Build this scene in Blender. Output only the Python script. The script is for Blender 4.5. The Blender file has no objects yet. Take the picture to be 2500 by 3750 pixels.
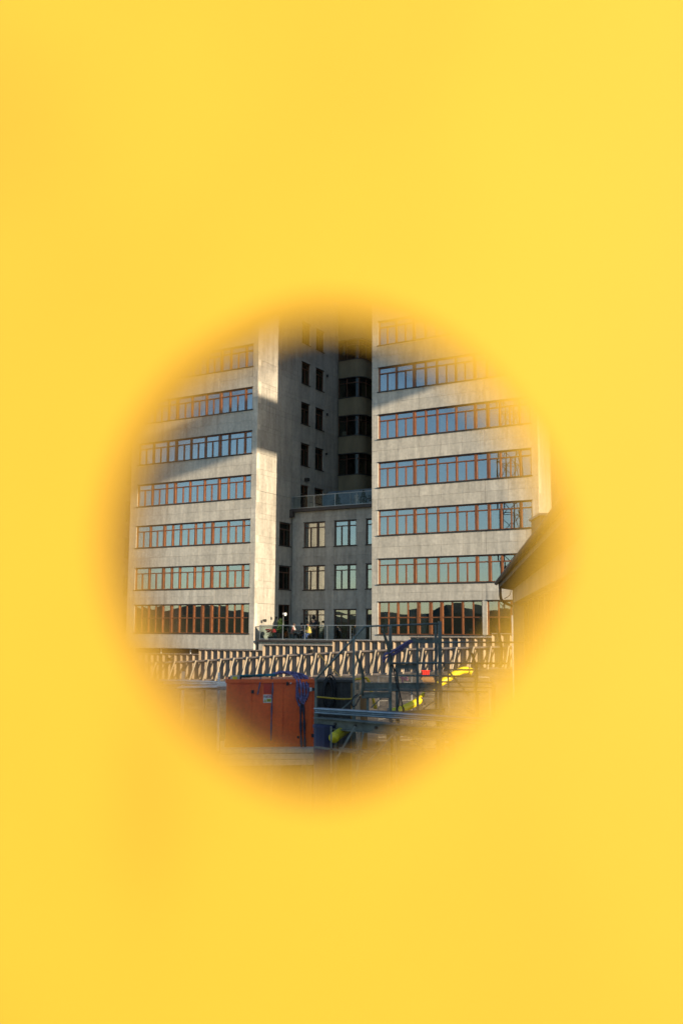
import bpy, bmesh, math, random
from mathutils import Vector, Matrix, Euler
random.seed(11)
sc = bpy.context.scene
C = sc.collection
rad = math.radians

# ---------------------------------------------------------------- camera
YAW = rad(30.08685)
cam = bpy.data.cameras.new('camera'); camo = bpy.data.objects.new('camera', cam); C.objects.link(camo)
cr, cu, cf = (0.86559006, 0.50072514, 0.00530903), (0.05814957, -0.11104065, 0.9921132), (-0.49736553, 0.85845461, 0.12523263)
camo.matrix_world = Matrix(((cr[0], cu[0], -cf[0], 0), (cr[1], cu[1], -cf[1], 0), (cr[2], cu[2], -cf[2], 0), (0, 0, 0, 1)))
cam.sensor_fit = 'VERTICAL'; cam.sensor_height = 36; cam.sensor_width = 24
cam.lens = 3521.34 / 3750 * 36
cam.clip_start = 0.02; cam.clip_end = 3000
cam.dof.use_dof = True; cam.dof.focus_distance = 58; cam.dof.aperture_fstop = 0.98
sc.camera = camo

# ---------------------------------------------------------------- sky and sun (low evening sun, behind the camera to the right)
SUN_EL, SUN_AZ = rad(11), rad(105.2)
w = bpy.data.worlds.new('World'); sc.world = w; w.use_nodes = True
nt = w.node_tree
sky = nt.nodes.new('ShaderNodeTexSky'); sky.sky_type = 'NISHITA'; sky.sun_disc = False
sky.sun_elevation = SUN_EL; sky.sun_rotation = SUN_AZ; sky.air_density = 1.0; sky.dust_density = 0.4; sky.ozone_density = 2.2
nt.links.new(sky.outputs[0], nt.nodes['Background'].inputs[0]); nt.nodes['Background'].inputs[1].default_value = 0.15
sl = bpy.data.lights.new('sun', 'SUN'); so = bpy.data.objects.new('sun', sl); C.objects.link(so)
sl.energy = 5.0; sl.angle = rad(0.5); sl.color = (1.0, 0.82, 0.58)
sdir = Vector((math.sin(SUN_AZ) * math.cos(SUN_EL), math.cos(SUN_AZ) * math.cos(SUN_EL), math.sin(SUN_EL)))
so.rotation_euler = sdir.to_track_quat('Z', 'Y').to_euler()
sc.view_settings.view_transform = 'Standard'; sc.view_settings.look = 'None'; sc.view_settings.gamma = 1
sc.view_settings.use_curve_mapping = False
sc.view_settings.exposure = 0.8
sc.render.engine = 'CYCLES'; sc.cycles.use_denoising = True; sc.cycles.max_bounces = 8; sc.cycles.transparent_max_bounces = 12

# ---------------------------------------------------------------- helpers
WM = {}
def link(o, M=Matrix.Identity(4), parent=None):
    C.objects.link(o)
    if parent is not None:
        o.parent = parent; o.matrix_parent_inverse = WM[parent.name].inverted()
    o.matrix_basis = M; WM[o.name] = M.copy()
    return o
def tag(o, label=None, cat=None, group=None, kind=None):
    if label: o['label'] = label
    if cat: o['category'] = cat
    if group: o['group'] = group
    if kind: o['kind'] = kind
    return o
def thing(name, loc, label, cat, group=None):
    o = bpy.data.objects.new(name, None); o.empty_display_size = .2
    link(o, Matrix.Translation(Vector(loc)))
    return tag(o, label, cat, group)
CY, SY = math.cos(YAW), math.sin(YAW)
def G(r, d, z): return Vector((r * CY - d * SY, r * SY + d * CY, z))     # metres right, ahead and up of the viewing place
_unit = {}
CUBE_V = [(x, y, z) for x in (-.5, .5) for y in (-.5, .5) for z in (-.5, .5)]
CUBE_F = [(0, 1, 3, 2), (4, 6, 7, 5), (0, 4, 5, 1), (2, 3, 7, 6), (0, 2, 6, 4), (1, 5, 7, 3)]
def unit(mat, key='cube', v=CUBE_V, f=CUBE_F):
    k = (key, mat.name)
    if k not in _unit:
        me = bpy.data.meshes.new(key); me.from_pydata(v, [], f); me.materials.append(mat); me.update(); _unit[k] = me
    return _unit[k]
def box(name, c, s, mat, parent=None, R=None):
    M = Matrix.Translation(Vector(c)) @ (R.to_4x4() if R else Matrix.Identity(4)) @ Matrix.Diagonal((*s, 1))
    return link(bpy.data.objects.new(name, unit(mat)), M, parent)
def mesh(name, v, f, mat, parent=None, smooth=False):
    me = bpy.data.meshes.new(name); me.from_pydata([tuple(p) for p in v], [], f); me.materials.append(mat)
    bm = bmesh.new(); bm.from_mesh(me); bmesh.ops.recalc_face_normals(bm, faces=bm.faces); bm.to_mesh(me); bm.free()
    if smooth: me.polygons.foreach_set('use_smooth', [True] * len(me.polygons))
    me.update()
    return link(bpy.data.objects.new(name, me), Matrix.Identity(4), parent)
class MB:
    def __init__(s): s.v = []; s.f = []
    def add(s, v, f):
        n = len(s.v); s.v += [tuple(p) for p in v]; s.f += [tuple(i + n for i in q) for q in f]; return s
    def box(s, c, z, R=None):
        c = Vector(c); pts = [Vector((p[0] * z[0], p[1] * z[1], p[2] * z[2])) for p in CUBE_V]
        return s.add([c + (R @ p if R else p) for p in pts], CUBE_F)
    def bar(s, a, b, wd, t=None, up=Vector((0, 0, 1))):
        a, b = Vector(a), Vector(b); R, L = frame(a, b, up)
        return s.box((a + b) / 2, (L, wd, t or wd), R)
    def tube(s, pts, r, n=8, closed=False):
        pts = [Vector(p) for p in pts]; m = len(pts); rs = r if isinstance(r, (list, tuple)) else [r] * m
        base = len(s.v); prev = None
        for i, p in enumerate(pts):
            t = (pts[(i + 1) % m] - pts[i - 1]) if closed else (pts[min(i + 1, m - 1)] - pts[max(i - 1, 0)])
            t.normalize()
            if prev is None: u = t.orthogonal().normalized()
            else: u = (prev - t * prev.dot(t)); u = u.normalized() if u.length > 1e-6 else t.orthogonal().normalized()
            prev = u; q = t.cross(u)
            for k in range(n):
                a = 2 * math.pi * k / n; s.v.append(tuple(p + (u * math.cos(a) + q * math.sin(a)) * rs[i]))
        for i in range(m if closed else m - 1):
            j = (i + 1) % m
            for k in range(n):
                s.f.append((base + i * n + k, base + i * n + (k + 1) % n, base + j * n + (k + 1) % n, base + j * n + k))
        if not closed:
            s.f.append(tuple(base + k for k in range(n))); s.f.append(tuple(base + (m - 1) * n + k for k in range(n)))
        return s
    def blob(s, c, r, seg=8, rings=6, jit=0.0):
        c = Vector(c); r = r if isinstance(r, (list, tuple)) else (r, r, r); base = len(s.v)
        for i in range(rings + 1):
            th = math.pi * i / rings
            for k in range(seg):
                a = 2 * math.pi * k / seg; j = 1 + random.uniform(-jit, jit)
                s.v.append((c.x + r[0] * math.sin(th) * math.cos(a) * j, c.y + r[1] * math.sin(th) * math.sin(a) * j, c.z + r[2] * math.cos(th) * j))
        for i in range(rings):
            for k in range(seg):
                s.f.append((base + i * seg + k, base + i * seg + (k + 1) % seg, base + (i + 1) * seg + (k + 1) % seg, base + (i + 1) * seg + k))
        return s
    def build(s, name, mat, parent=None, smooth=False): return mesh(name, s.v, s.f, mat, parent, smooth)
def frame(a, b, up=Vector((0, 0, 1))):
    x = b - a; L = x.length; x = x.normalized()
    y = up.cross(x); y = y.normalized() if y.length > 1e-5 else Vector((0, 1, 0)).cross(x).normalized()
    z = x.cross(y)
    return Matrix((x, y, z)).transposed(), L
def bar(name, a, b, wd, t, mat, parent=None, up=Vector((0, 0, 1))):
    a, b = Vector(a), Vector(b); R, L = frame(a, b, up)
    return box(name, (a + b) / 2, (L, wd, t), mat, parent, R)
def tube(name, pts, r, mat, parent=None, n=8, smooth=True):
    return MB().tube(pts, r, n).build(name, mat, parent, smooth)
def smoothpath(pts, k=6):
    pts = [Vector(p) for p in pts]; out = []
    for i in range(len(pts) - 1):
        p0, p1, p2, p3 = pts[max(i - 1, 0)], pts[i], pts[i + 1], pts[min(i + 2, len(pts) - 1)]
        for j in range(k):
            t = j / k
            out.append(.5 * ((2 * p1) + (p2 - p0) * t + (2 * p0 - 5 * p1 + 4 * p2 - p3) * t * t + (3 * p1 - p0 - 3 * p2 + p3) * t ** 3))
    out.append(pts[-1]); return out

# ---------------------------------------------------------------- materials
def mat(name, col, rough=.6, var=.12, scale=(3, 3, 3), rnd=.06, bump=.0, metal=0.0, col2=None, fine=0.0, fscale=40, spec=.5):
    m = bpy.data.materials.new(name); m.use_nodes = True; n = m.node_tree.nodes; L = m.node_tree.links
    b = n['Principled BSDF']; b.inputs['Roughness'].default_value = rough; b.inputs['Metallic'].default_value = metal
    b.inputs['Specular IOR Level'].default_value = spec
    g = n.new('ShaderNodeNewGeometry'); mp = n.new('ShaderNodeMapping'); mp.inputs['Scale'].default_value = scale
    L.new(g.outputs['Position'], mp.inputs[0])
    nz = n.new('ShaderNodeTexNoise'); nz.inputs['Scale'].default_value = 1; nz.inputs['Detail'].default_value = 6; nz.inputs['Roughness'].default_value = .65
    L.new(mp.outputs[0], nz.inputs['Vector'])
    cr_ = n.new('ShaderNodeValToRGB'); e = cr_.color_ramp.elements
    c2 = col2 or tuple(c * (1 - 2.2 * var) for c in col)
    e[0].position = .32; e[0].color = (*c2, 1); e[1].position = .62; e[1].color = (*[min(1, c * (1 + var * .4)) for c in col], 1)
    L.new(nz.outputs['Fac'], cr_.inputs[0]); out = cr_.outputs[0]
    hs = n.new('ShaderNodeHueSaturation'); oi = n.new('ShaderNodeObjectInfo'); mr = n.new('ShaderNodeMapRange')
    mr.inputs['To Min'].default_value = 1 - rnd; mr.inputs['To Max'].default_value = 1 + rnd
    L.new(oi.outputs['Random'], mr.inputs['Value']); L.new(mr.outputs[0], hs.inputs['Value']); L.new(out, hs.inputs['Color']); out = hs.outputs[0]
    if fine:
        n2 = n.new('ShaderNodeTexNoise'); n2.inputs['Scale'].default_value = fscale; n2.inputs['Detail'].default_value = 3
        L.new(g.outputs['Position'], n2.inputs['Vector'])
        m2 = n.new('ShaderNodeMapRange'); m2.inputs['From Min'].default_value = .3; m2.inputs['From Max'].default_value = .7
        m2.inputs['To Min'].default_value = 1 - fine; m2.inputs['To Max'].default_value = 1 + fine * .5
        L.new(n2.outputs['Fac'], m2.inputs['Value'])
        h2 = n.new('ShaderNodeHueSaturation'); L.new(m2.outputs[0], h2.inputs['Value']); L.new(out, h2.inputs['Color']); out = h2.outputs[0]
    L.new(out, b.inputs['Base Color'])
    if bump:
        bp = n.new('ShaderNodeBump'); bp.inputs['Strength'].default_value = bump; bp.inputs['Distance'].default_value = .02
        L.new(nz.outputs['Fac'], bp.inputs['Height']); L.new(bp.outputs[0], b.inputs['Normal'])
    return m
def glass_mat(name, refl, tint, rough=.0, blend=.3):
    m = bpy.data.materials.new(name); m.use_nodes = True; n = m.node_tree.nodes; L = m.node_tree.links
    n.remove(n['Principled BSDF']); o = n['Material Output']
    t = n.new('ShaderNodeBsdfTransparent'); t.inputs[0].default_value = (*tint, 1)
    g = n.new('ShaderNodeBsdfGlossy'); g.inputs['Roughness'].default_value = rough; g.inputs[0].default_value = (.95, .98, 1, 1)
    geo = n.new('ShaderNodeNewGeometry'); nz = n.new('ShaderNodeTexNoise'); nz.inputs['Scale'].default_value = 1.3; nz.inputs['Detail'].default_value = 1
    bp = n.new('ShaderNodeBump'); bp.inputs['Strength'].default_value = .01; bp.inputs['Distance'].default_value = .04
    L.new(geo.outputs['Position'], nz.inputs['Vector']); L.new(nz.outputs['Fac'], bp.inputs['Height']); L.new(bp.outputs[0], g.inputs['Normal'])
    f = n.new('ShaderNodeLayerWeight'); f.inputs[0].default_value = blend
    mr = n.new('ShaderNodeMapRange'); mr.inputs['To Min'].default_value = refl; mr.inputs['To Max'].default_value = 1
    L.new(f.outputs['Fresnel'], mr.inputs['Value'])
    mx = n.new('ShaderNodeMixShader'); L.new(mr.outputs[0], mx.inputs[0]); L.new(t.outputs[0], mx.inputs[1]); L.new(g.outputs[0], mx.inputs[2])
    L.new(mx.outputs[0], o.inputs['Surface'])
    return m
M = dict(
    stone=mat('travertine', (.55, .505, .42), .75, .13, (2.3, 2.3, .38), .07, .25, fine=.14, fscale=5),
    stone_dimmed=mat('travertine_dimmed', (.40, .37, .315), .75, .13, (2.3, 2.3, .38), .07, .25, fine=.14, fscale=5),  # same travertine darkened: recess shade and softer sunlit strip are put into its colour
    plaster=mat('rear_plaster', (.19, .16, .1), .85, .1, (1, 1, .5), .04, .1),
    wood=mat('varnished_oak', (.22, .074, .02), .38, .2, (9, 9, 2), .14, .1, fine=.15),
    wood_dark=mat('dark_oak', (.09, .036, .016), .45, .2, (9, 9, 2), .1),
    glass=glass_mat('window_glass', .27, (.7, .75, .75)),
    glass_link=glass_mat('link_glass', .26, (.7, .75, .72)),
    glass_dim=glass_mat('shaded_glass', .02, (.6, .62, .58), 0, .06),
    glass_rail=glass_mat('clear_rail_glass', .012, (.86, .9, .9), 0, .05),
    dark=mat('dark_metal', (.035, .033, .03), .5, .1, metal=.2),
    room=mat('room_plaster', (.12, .11, .09), .9, .1),
    room_dark=mat('dark_room', (.05, .045, .04), .9, .1),
    curtain=mat('pale_curtain', (.78, .74, .64), .9, .15, (14, 14, .5)),
    strip_reflection=mat('yellow_strip_reflection', (.55, .42, .18), .9, .1),
    steel=mat('galvanised_rail', (.32, .34, .35), .4, .1, metal=.5),
    board=mat('weathered_board', (.32, .255, .21), .85, .22, (9, 9, 1.2), .12, .3, fine=.25),
    fin=mat('sawn_timber', (.34, .25, .16), .75, .16, (10, 10, 1.5), .12, .2, fine=.2),
    brace=mat('pale_timber', (.37, .305, .22), .75, .15, (10, 10, 3), .08, .2),
    concrete=mat('concrete', (.34, .31, .27), .9, .18, (.8, .8, 1.5), .05, .3, fine=.2, fscale=6),
    retain=mat('dark_lagging', (.17, .14, .11), .9, .25, (1, 1, 4), .05, .3, fine=.3, fscale=5),
    soil=mat('site_ground', (.085, .07, .055), .95, .25, (.5, .5, .5), 0, .6, fine=.35, fscale=3),
    asphalt=mat('asphalt', (.055, .053, .05), .9, .2, (1, 1, 1), 0, .3, fine=.2, fscale=20),
    rack=mat('painted_steel', (.18, .20, .175), .5, .25, (5, 5, 5), .1, .15, col2=(.10, .11, .095), fine=.2, fscale=25),
    horn=mat('olive_steel', (.12, .12, .085), .6, .25, (7, 7, 7), .1, .2),
    tubes=mat('zinc_tube', (.28, .34, .40), .35, .15, (4, 4, 4), .15, metal=.6),
    beam=mat('grey_green_beam', (.15, .155, .13), .7, .25, (3, 3, 3), .05, .2),
    orange=mat('orange_enamel', (.86, .115, .014), .42, .16, (1.6, 1.6, 1.0), .03, .04, col2=(.70, .08, .011), fine=.12, fscale=14),
    red=mat('red_enamel', (.55, .03, .015), .4, .1),
    black=mat('black_rubber', (.018, .018, .018), .6, .1),
    white=mat('white_paint', (.75, .74, .70), .5, .1, (2, 2, 2)),
    signwhite=mat('sign_white', (.78, .78, .76), .5, .03),
    signred=mat('sign_red', (.45, .02, .03), .5, .03),
    signyellow=mat('sign_yellow', (.62, .52, .03), .5, .03),
    purple=mat('purple_sling', (.20, .155, .31), .85, .3, (9, 9, 30), .18, .5),
    teal=mat('teal_rope', (.035, .20, .25), .85, .3, (20, 20, 20), .15, .5),
    blue_rope=mat('blue_rope', (.07, .13, .22), .85, .3, (20, 20, 20), .15, .5),
    duct=mat('yellow_duct', (.72, .55, .015), .45, .06, (3, 3, 3), .02),
    hose=mat('yellow_hose', (.62, .38, .02), .5, .08),
    tank=mat('dark_tank', (.06, .055, .045), .6, .3, (3, 3, 3), .05, .2),
    plastic_red=mat('red_plastic', (.70, .035, .02), .4, .06),
    pink=mat('pink_strap', (.55, .22, .24), .8, .15),
    ply=mat('brown_plywood', (.26, .14, .05), .75, .15, (4, 4, 1)),
    blue=mat('blue_plastic', (.02, .03, .09), .5, .1),
    wire=mat('galvanised_wire', (.24, .23, .21), .45, .1, metal=.5),
    roof=mat('clay_tile', (.155, .085, .06), .8, .2, (5, 5, 5), .2, .3),
    soffit=mat('soffit_paint', (.17, .135, .10), .85, .15, (4, 4, 1)),
    render=mat('house_plaster', (.36, .29, .21), .85, .12, (1, 1, 1), .03, .15),
    brick=mat('brown_render', (.30, .19, .12), .85, .15, (2, 2, 2), .05, .2),
    pipe=mat('dark_downpipe', (.06, .06, .065), .45, .1, metal=.4),
    gutter=mat('pale_gutter_end', (.45, .42, .36), .5, .1),
    leaf=mat('leaf', (.055, .11, .02), .6, .3, (15, 15, 15), .2),
    conifer=mat('conifer', (.025, .045, .018), .7, .3, (12, 12, 12), .2),
    flower=mat('red_flower', (.45, .05, .05), .7, .2, (20, 20, 20), .2),
    pot=mat('dark_pot', (.05, .04, .035), .6, .1),
    plank=mat('planed_plank', (.62, .52, .38), .75, .12, (8, 8, 3), .06, .15),
    lamp=mat('white_lamp_shade', (.85, .85, .82), .5, .03),
    skin=mat('skin', (.50, .28, .18), .6, .05), hair=mat('dark_hair', (.02, .014, .01), .6, .1),
    cloth_white=mat('white_cloth', (.75, .72, .68), .9, .1, (9, 9, 9)), cloth_grey=mat('grey_cloth', (.17, .18, .2), .9, .1),
    cloth_yellow=mat('yellow_shawl', (.62, .47, .13), .9, .15, (9, 9, 9)), cloth_blue=mat('blue_cloth', (.06, .09, .22), .9, .1),
    cloth_pink=mat('pink_top', (.50, .22, .18), .9, .1), cloth_dark=mat('dark_cloth', (.03, .03, .035), .9, .1),
    tent=mat('blue_grey_canvas', (.15, .195, .235), .7, .12, (2, 2, 2)),
    wood_far=mat('far_foliage', (.02, .026, .014), .9, .3, (.05, .05, .05), 0, .0),
    globe=mat('paper_globe', (.75, .62, .42), .8, .05),
)

# ---------------------------------------------------------------- measured places: (metres right, ahead, up) of the viewing place
RACK_TUBES = [([(-0.636, 24.0, -1.154), (0.59, 24.0, 0.174), (1.166, 24.0, 0.197), (2.418, 24.0, 0.251)], 0.026), ([(1.753, 24.0, -0.215), (3.057, 24.0, -0.202), (4.644, 24.0, -0.193)], 0.022), ([(1.232, 24.0, -0.725), (2.378, 24.0, -0.713), (4.096, 24.0, -0.71)], 0.026), ([(1.367, 24.0, -1.024), (2.375, 24.0, -1.025), (3.371, 24.0, -1.033)], 0.024), ([(0.507, 24.0, -1.379), (2.104, 24.0, -1.391), (3.614, 24.0, -1.409)], 0.022), ([(2.693, 25.6, -0.937), (3.504, 25.6, -0.932)], 0.022), ([(2.662, 25.6, -1.248), (4.002, 25.6, -1.255)], 0.02), ([(2.711, 25.6, -1.375), (3.964, 25.6, -1.39)], 0.014)]
RACK_POSTS = [((0.321, 24.0, -0.102), (0.327, 24.0, -1.901), 0.055), ((1.213, 24.0, 0.198), (1.231, 24.0, -2.12), 0.075), ((1.48, 25.6, -0.851), (1.477, 25.6, -2.26), 0.07), ((2.5, 25.6, 0.246), (2.499, 25.6, -2.017), 0.06), ((2.446, 24.0, 0.312), (2.449, 24.0, -1.93), 0.085), ((1.888, 24.0, -0.208), (1.894, 24.0, -1.867), 0.062), ((-0.617, 24.0, -1.121), (-0.596, 24.0, -1.906), 0.055), ((0.668, 24.0, -1.498), (0.669, 24.0, -1.965), 0.065), ((3.299, 24.0, -0.887), (3.292, 24.0, -1.418), 0.04), ((2.823, 25.6, -0.844), (2.818, 25.6, -1.41), 0.035), ((0.92, 25.6, -1.385), (0.92, 25.6, -1.596), 0.04)]
RACK_BEAMS = [((1.731, 23.97, -0.162), (2.473, 23.97, -0.164), 0.11, 0.1), ((1.352, 24.1, -0.808), (1.927, 24.1, -0.798), 0.13, 0.08), ((0.563, 24.12, -1.286), (2.494, 24.12, -1.276), 0.15, 0.12), ((0.506, 23.95, -1.502), (1.229, 23.95, -1.491), 0.13, 0.1), ((0.107, 24.05, -1.913), (1.368, 24.05, -1.939), 0.09, 0.1), ((1.299, 24.02, -1.964), (2.559, 24.02, -1.852), 0.1, 0.1), ((1.195, 23.92, -0.617), (1.268, 23.92, -0.836), 0.13, 0.14)]
RACK_BRACES = [((2.536, 24.1, -0.748), (3.163, 24.1, -1.511), 0.06), ((0.799, 25.6, -1.927), (1.185, 25.6, -1.56), 0.035), ((-0.074, 24.1, -1.938), (0.482, 24.1, -1.472), 0.04), ((1.729, 25.6, -1.472), (2.043, 25.6, -1.661), 0.03), ((2.515, 25.6, -1.693), (2.063, 25.6, -2.012), 0.035), ((3.179, 25.6, -1.14), (3.381, 25.6, -0.997), 0.03)]
HORNS = [[(0.374, 23.88, -0.488), (0.422, 23.88, -0.613), (0.496, 23.88, -0.798), (0.543, 23.88, -1.03), (0.551, 23.88, -1.26), (0.511, 23.88, -1.491)], [(1.019, 23.88, 0.136), (1.059, 23.88, 0.002), (1.113, 23.88, -0.164), (1.166, 23.88, -0.33), (1.206, 23.88, -0.543), (1.213, 23.88, -0.795)], [(3.2, 23.88, -0.446), (3.239, 23.88, -0.552), (3.291, 23.88, -0.717), (3.322, 23.88, -0.883), (3.319, 23.88, -1.114), (3.276, 23.88, -1.411)], [(3.827, 23.88, 0.217), (3.872, 23.88, 0.05), (3.916, 23.88, -0.149), (3.946, 23.88, -0.382), (3.929, 23.88, -0.615), (3.893, 23.88, -0.814)]]
STRAP = [(1.751, 23.88, -0.154), (1.596, 23.88, -0.248), (1.428, 23.88, -0.369), (1.267, 23.88, -0.456), (1.159, 23.88, -0.503), (1.112, 23.88, -0.61)]
HOSES = [[(1.236, 23.8, -0.739), (1.329, 23.8, -0.89), (1.395, 23.8, -1.087), (1.415, 23.8, -1.317), (1.474, 23.8, -1.579), (1.533, 23.8, -1.918)], [(1.276, 23.8, -0.726), (1.315, 23.8, -0.989), (1.368, 23.8, -1.252), (1.434, 23.8, -1.448), (1.407, 23.8, -1.775)], [(0.423, 23.8, -1.454), (0.29, 23.8, -1.585), (0.271, 23.8, -1.716), (0.357, 23.8, -1.748), (0.476, 23.8, -1.519)]]
BUNDLE = [(-0.603, 23.758, -1.9), (4.756, 20.002, -1.9)]
IBEAM = [(-0.55, 23.534, -2.12), (1.872, 21.403, -2.12)]
TREST = [((-0.183, 19.5, -1.835), (-0.177, 19.5, -2.734)), ((0.457, 19.5, -1.938), (0.298, 19.5, -2.89)), ((-0.029, 19.5, -2.259), (1.108, 19.5, -2.385)), ((1.108, 19.5, -1.935), (1.117, 19.5, -2.885)), ((1.054, 19.5, -1.988), (0.513, 19.5, -2.573)), ((1.353, 19.5, -1.933), (1.703, 19.5, -2.356)), ((0.294, 19.5, -1.833), (-0.109, 19.5, -2.523)), ((-0.517, 19.5, -2.235), (0.458, 19.5, -2.362))]
CAB = [(-3.069, 26.3, -1.262), (-0.706, 26.6, -1.205), (-0.69, 26.6, -3.034)]
CABPTS = {'seam1': (-2.371, 26.388, -2.061), 'seam2': (-1.546, 26.493, -2.065), 'seam3': (-0.75, 26.593, -2.069), 'sign_tl': (-2.082, 26.425, -1.656), 'sign_br': (-1.863, 26.453, -1.868), 'red_tl': (-2.076, 26.427, -1.336), 'red_br': (-1.867, 26.453, -1.628), 'h1': (-2.372, 26.389, -1.576), 'h2': (-1.444, 26.507, -1.359), 'h3': (-1.356, 26.518, -1.351), 'hinge': (-0.822, 26.585, -1.513), 'latch': (-0.718, 26.598, -1.514), 'l2': (-1.141, 26.543, -2.785), 'l3': (-0.722, 26.596, -2.745), 'beacon': (-2.881, 26.324, -1.241)}
CABROPES = [[(-2.159, 26.416, -1.175), (-2.179, 26.414, -1.336), (-2.212, 26.409, -1.518), (-2.24, 26.405, -1.649)], [(-1.866, 26.454, -1.161), (-1.841, 26.457, -1.409), (-1.856, 26.454, -1.846), (-1.864, 26.452, -2.353), (-1.864, 26.451, -2.858)]]
SLINGS = [[(-1.83, 26.458, -1.117), (-1.573, 26.491, -1.066), (-1.277, 26.528, -1.146), (-1.179, 26.54, -1.337), (-1.161, 26.542, -1.63), (-1.085, 26.552, -1.82)], [(-1.757, 26.468, -1.102), (-1.463, 26.505, -1.058), (-1.181, 26.54, -1.146), (-1.09, 26.552, -1.374), (-1.064, 26.554, -1.666), (-1.062, 26.554, -1.863)], [(-1.683, 26.477, -1.088), (-1.389, 26.514, -1.066), (-1.092, 26.552, -1.154), (-1.001, 26.563, -1.41), (-0.983, 26.565, -1.667), (-1.04, 26.557, -1.885)], [(-1.72, 26.472, -1.073), (-1.315, 26.524, -1.073), (-1.003, 26.563, -1.161), (-0.919, 26.573, -1.411), (-0.902, 26.575, -1.667), (-1.011, 26.561, -1.834)], [(-1.647, 26.482, -1.058), (-1.241, 26.533, -1.095), (-0.929, 26.572, -1.176), (-0.881, 26.578, -1.484), (-0.924, 26.572, -1.718), (-1.025, 26.559, -1.907)], [(-1.128, 26.547, -1.264), (-1.199, 26.538, -1.556), (-1.158, 26.542, -1.849), (-1.068, 26.553, -1.995)]]
SLINGTAILS = [[(-1.078, 26.552, -1.812), (-1.081, 26.552, -2.213), (-1.068, 26.552, -2.72), (-1.042, 26.555, -3.096)], [(-1.026, 26.559, -1.813), (-0.992, 26.563, -2.213), (-0.972, 26.565, -2.721), (-0.954, 26.566, -3.082)]]
TEAL = [[(-2.729, 26.344, -1.175), (-2.416, 26.384, -1.161), (-2.123, 26.421, -1.146), (-1.771, 26.466, -1.154)], [(-2.692, 26.348, -1.197), (-2.342, 26.393, -1.175), (-2.05, 26.43, -1.161), (-1.742, 26.47, -1.132)], [(-2.722, 26.345, -1.146), (-2.379, 26.389, -1.139), (-2.014, 26.435, -1.124), (-1.683, 26.477, -1.117)]]
PLANKS = [((-2.489, 26.0, -3.236), (-0.735, 27.2, -3.169)), ((-2.432, 25.8, -3.323), (-0.714, 27.0, -3.248)), ((-2.385, 25.7, -3.407), (-0.673, 26.9, -3.353))]
LEAN = [(-0.715, 27.0, -3.168), (-0.477, 26.6, -3.875)]
DUCT = [(6.34, 47.0, -1.83), (6.13, 47.0, -1.74), (5.842, 46.8, -1.734), (5.49, 46.5, -1.866), (5.09, 46.2, -2.086), (4.615, 46.0, -2.346), (4.126, 45.6, -2.667), (3.709, 45.2, -2.994), (3.237, 44.8, -3.24), (2.78, 44.5, -3.416), (2.391, 44.2, -3.492)]
DUCT2 = [(0.295, 24.0, -2.223), (0.145, 23.5, -2.261), (-0.004, 23.0, -2.32), (-0.147, 22.5, -2.375)]
YHOSE = [[(-1.091, 45.0, -2.324), (-0.588, 45.0, -2.284), (0.067, 45.0, -2.144), (0.798, 45.0, -2.091), (1.15, 45.0, -2.027), (1.302, 45.0, -2.15), (1.403, 45.0, -2.497), (1.504, 45.0, -2.93), (1.656, 45.0, -3.424)], [(-1.072, 45.2, -2.235), (-0.401, 45.2, -2.269), (0.143, 45.2, -2.166), (0.928, 45.2, -2.074), (1.206, 45.2, -2.085), (1.333, 45.2, -2.446), (1.486, 45.2, -3.006), (1.587, 45.2, -3.452)], [(-0.79, 32.0, -2.067), (-0.414, 32.0, -2.1), (0.033, 32.0, -2.133), (0.39, 32.0, -2.123)]]
YWIRE = [(-1.294, 56.0, -1.124), (-0.713, 54.0, -1.696), (0.125, 48.0, -2.247)]
TANK = [(-0.782, 33.0, -1.631), (0.419, 33.0, -1.58), (-0.194, 33.0, -2.672)]
COIL = [(-0.368, 31.8, -1.991)]
RED = [(3.736, 45.0, -1.689), (4.101, 45.0, -1.862)]
PINK = [[(2.764, 45.0, -1.968), (2.839, 45.0, -2.092), (2.864, 45.0, -2.241)], [(2.84, 45.0, -1.968), (3.003, 45.0, -2.116), (3.117, 45.0, -2.091)], [(2.789, 45.0, -2.018), (2.94, 45.0, -2.054), (3.092, 45.0, -1.967)]]
STACK = [(3.885, 45.0, -2.112), (4.451, 45.0, -2.382)]
MESH = [((1.801, 46.5, -2.04), (3.401, 47.0, -2.04)), ((3.44, 47.0, -2.079), (5.068, 46.0, -2.0)), ((5.068, 46.0, -2.051), (6.925, 45.5, -1.994))]
TIMB = [((0.69, 44.5, -2.228), (0.706, 44.5, -3.452)), ((0.765, 44.5, -2.595), (0.818, 44.5, -3.475)), ((0.839, 44.5, -2.227), (0.917, 44.5, -3.475)), ((0.642, 44.5, -2.78), (0.694, 44.5, -3.476))]
PLY = [(0.897, 44.8, -2.834), (1.236, 44.8, -3.497)]
PLYB = [(0.666, 44.6, -2.208), (0.879, 44.6, -2.564)]
BIN = [(-0.517, 23.0, -2.166), (-0.247, 23.0, -2.415)]
LRAIL = [[(-8.152, 44.0, -2.152), (-6.735, 44.0, -2.169), (-5.009, 44.0, -2.245)], [(-7.964, 44.0, -2.273), (-6.486, 44.0, -2.289), (-5.007, 44.0, -2.318)]]
LPOST = [((-5.486, 44.0, -1.785), (-5.449, 44.0, -2.381)), ((-7.413, 46.0, -1.824), (-7.413, 46.0, -2.32)), ((-5.455, 43.8, -2.66), (-5.423, 43.8, -3.573))]
LBEAM = [(-5.548, 43.9, -2.327), (-4.971, 43.9, -2.312)]
LSHEET = [(-6.951, 42.0, -2.34), (-5.248, 42.0, -2.284)]
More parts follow.
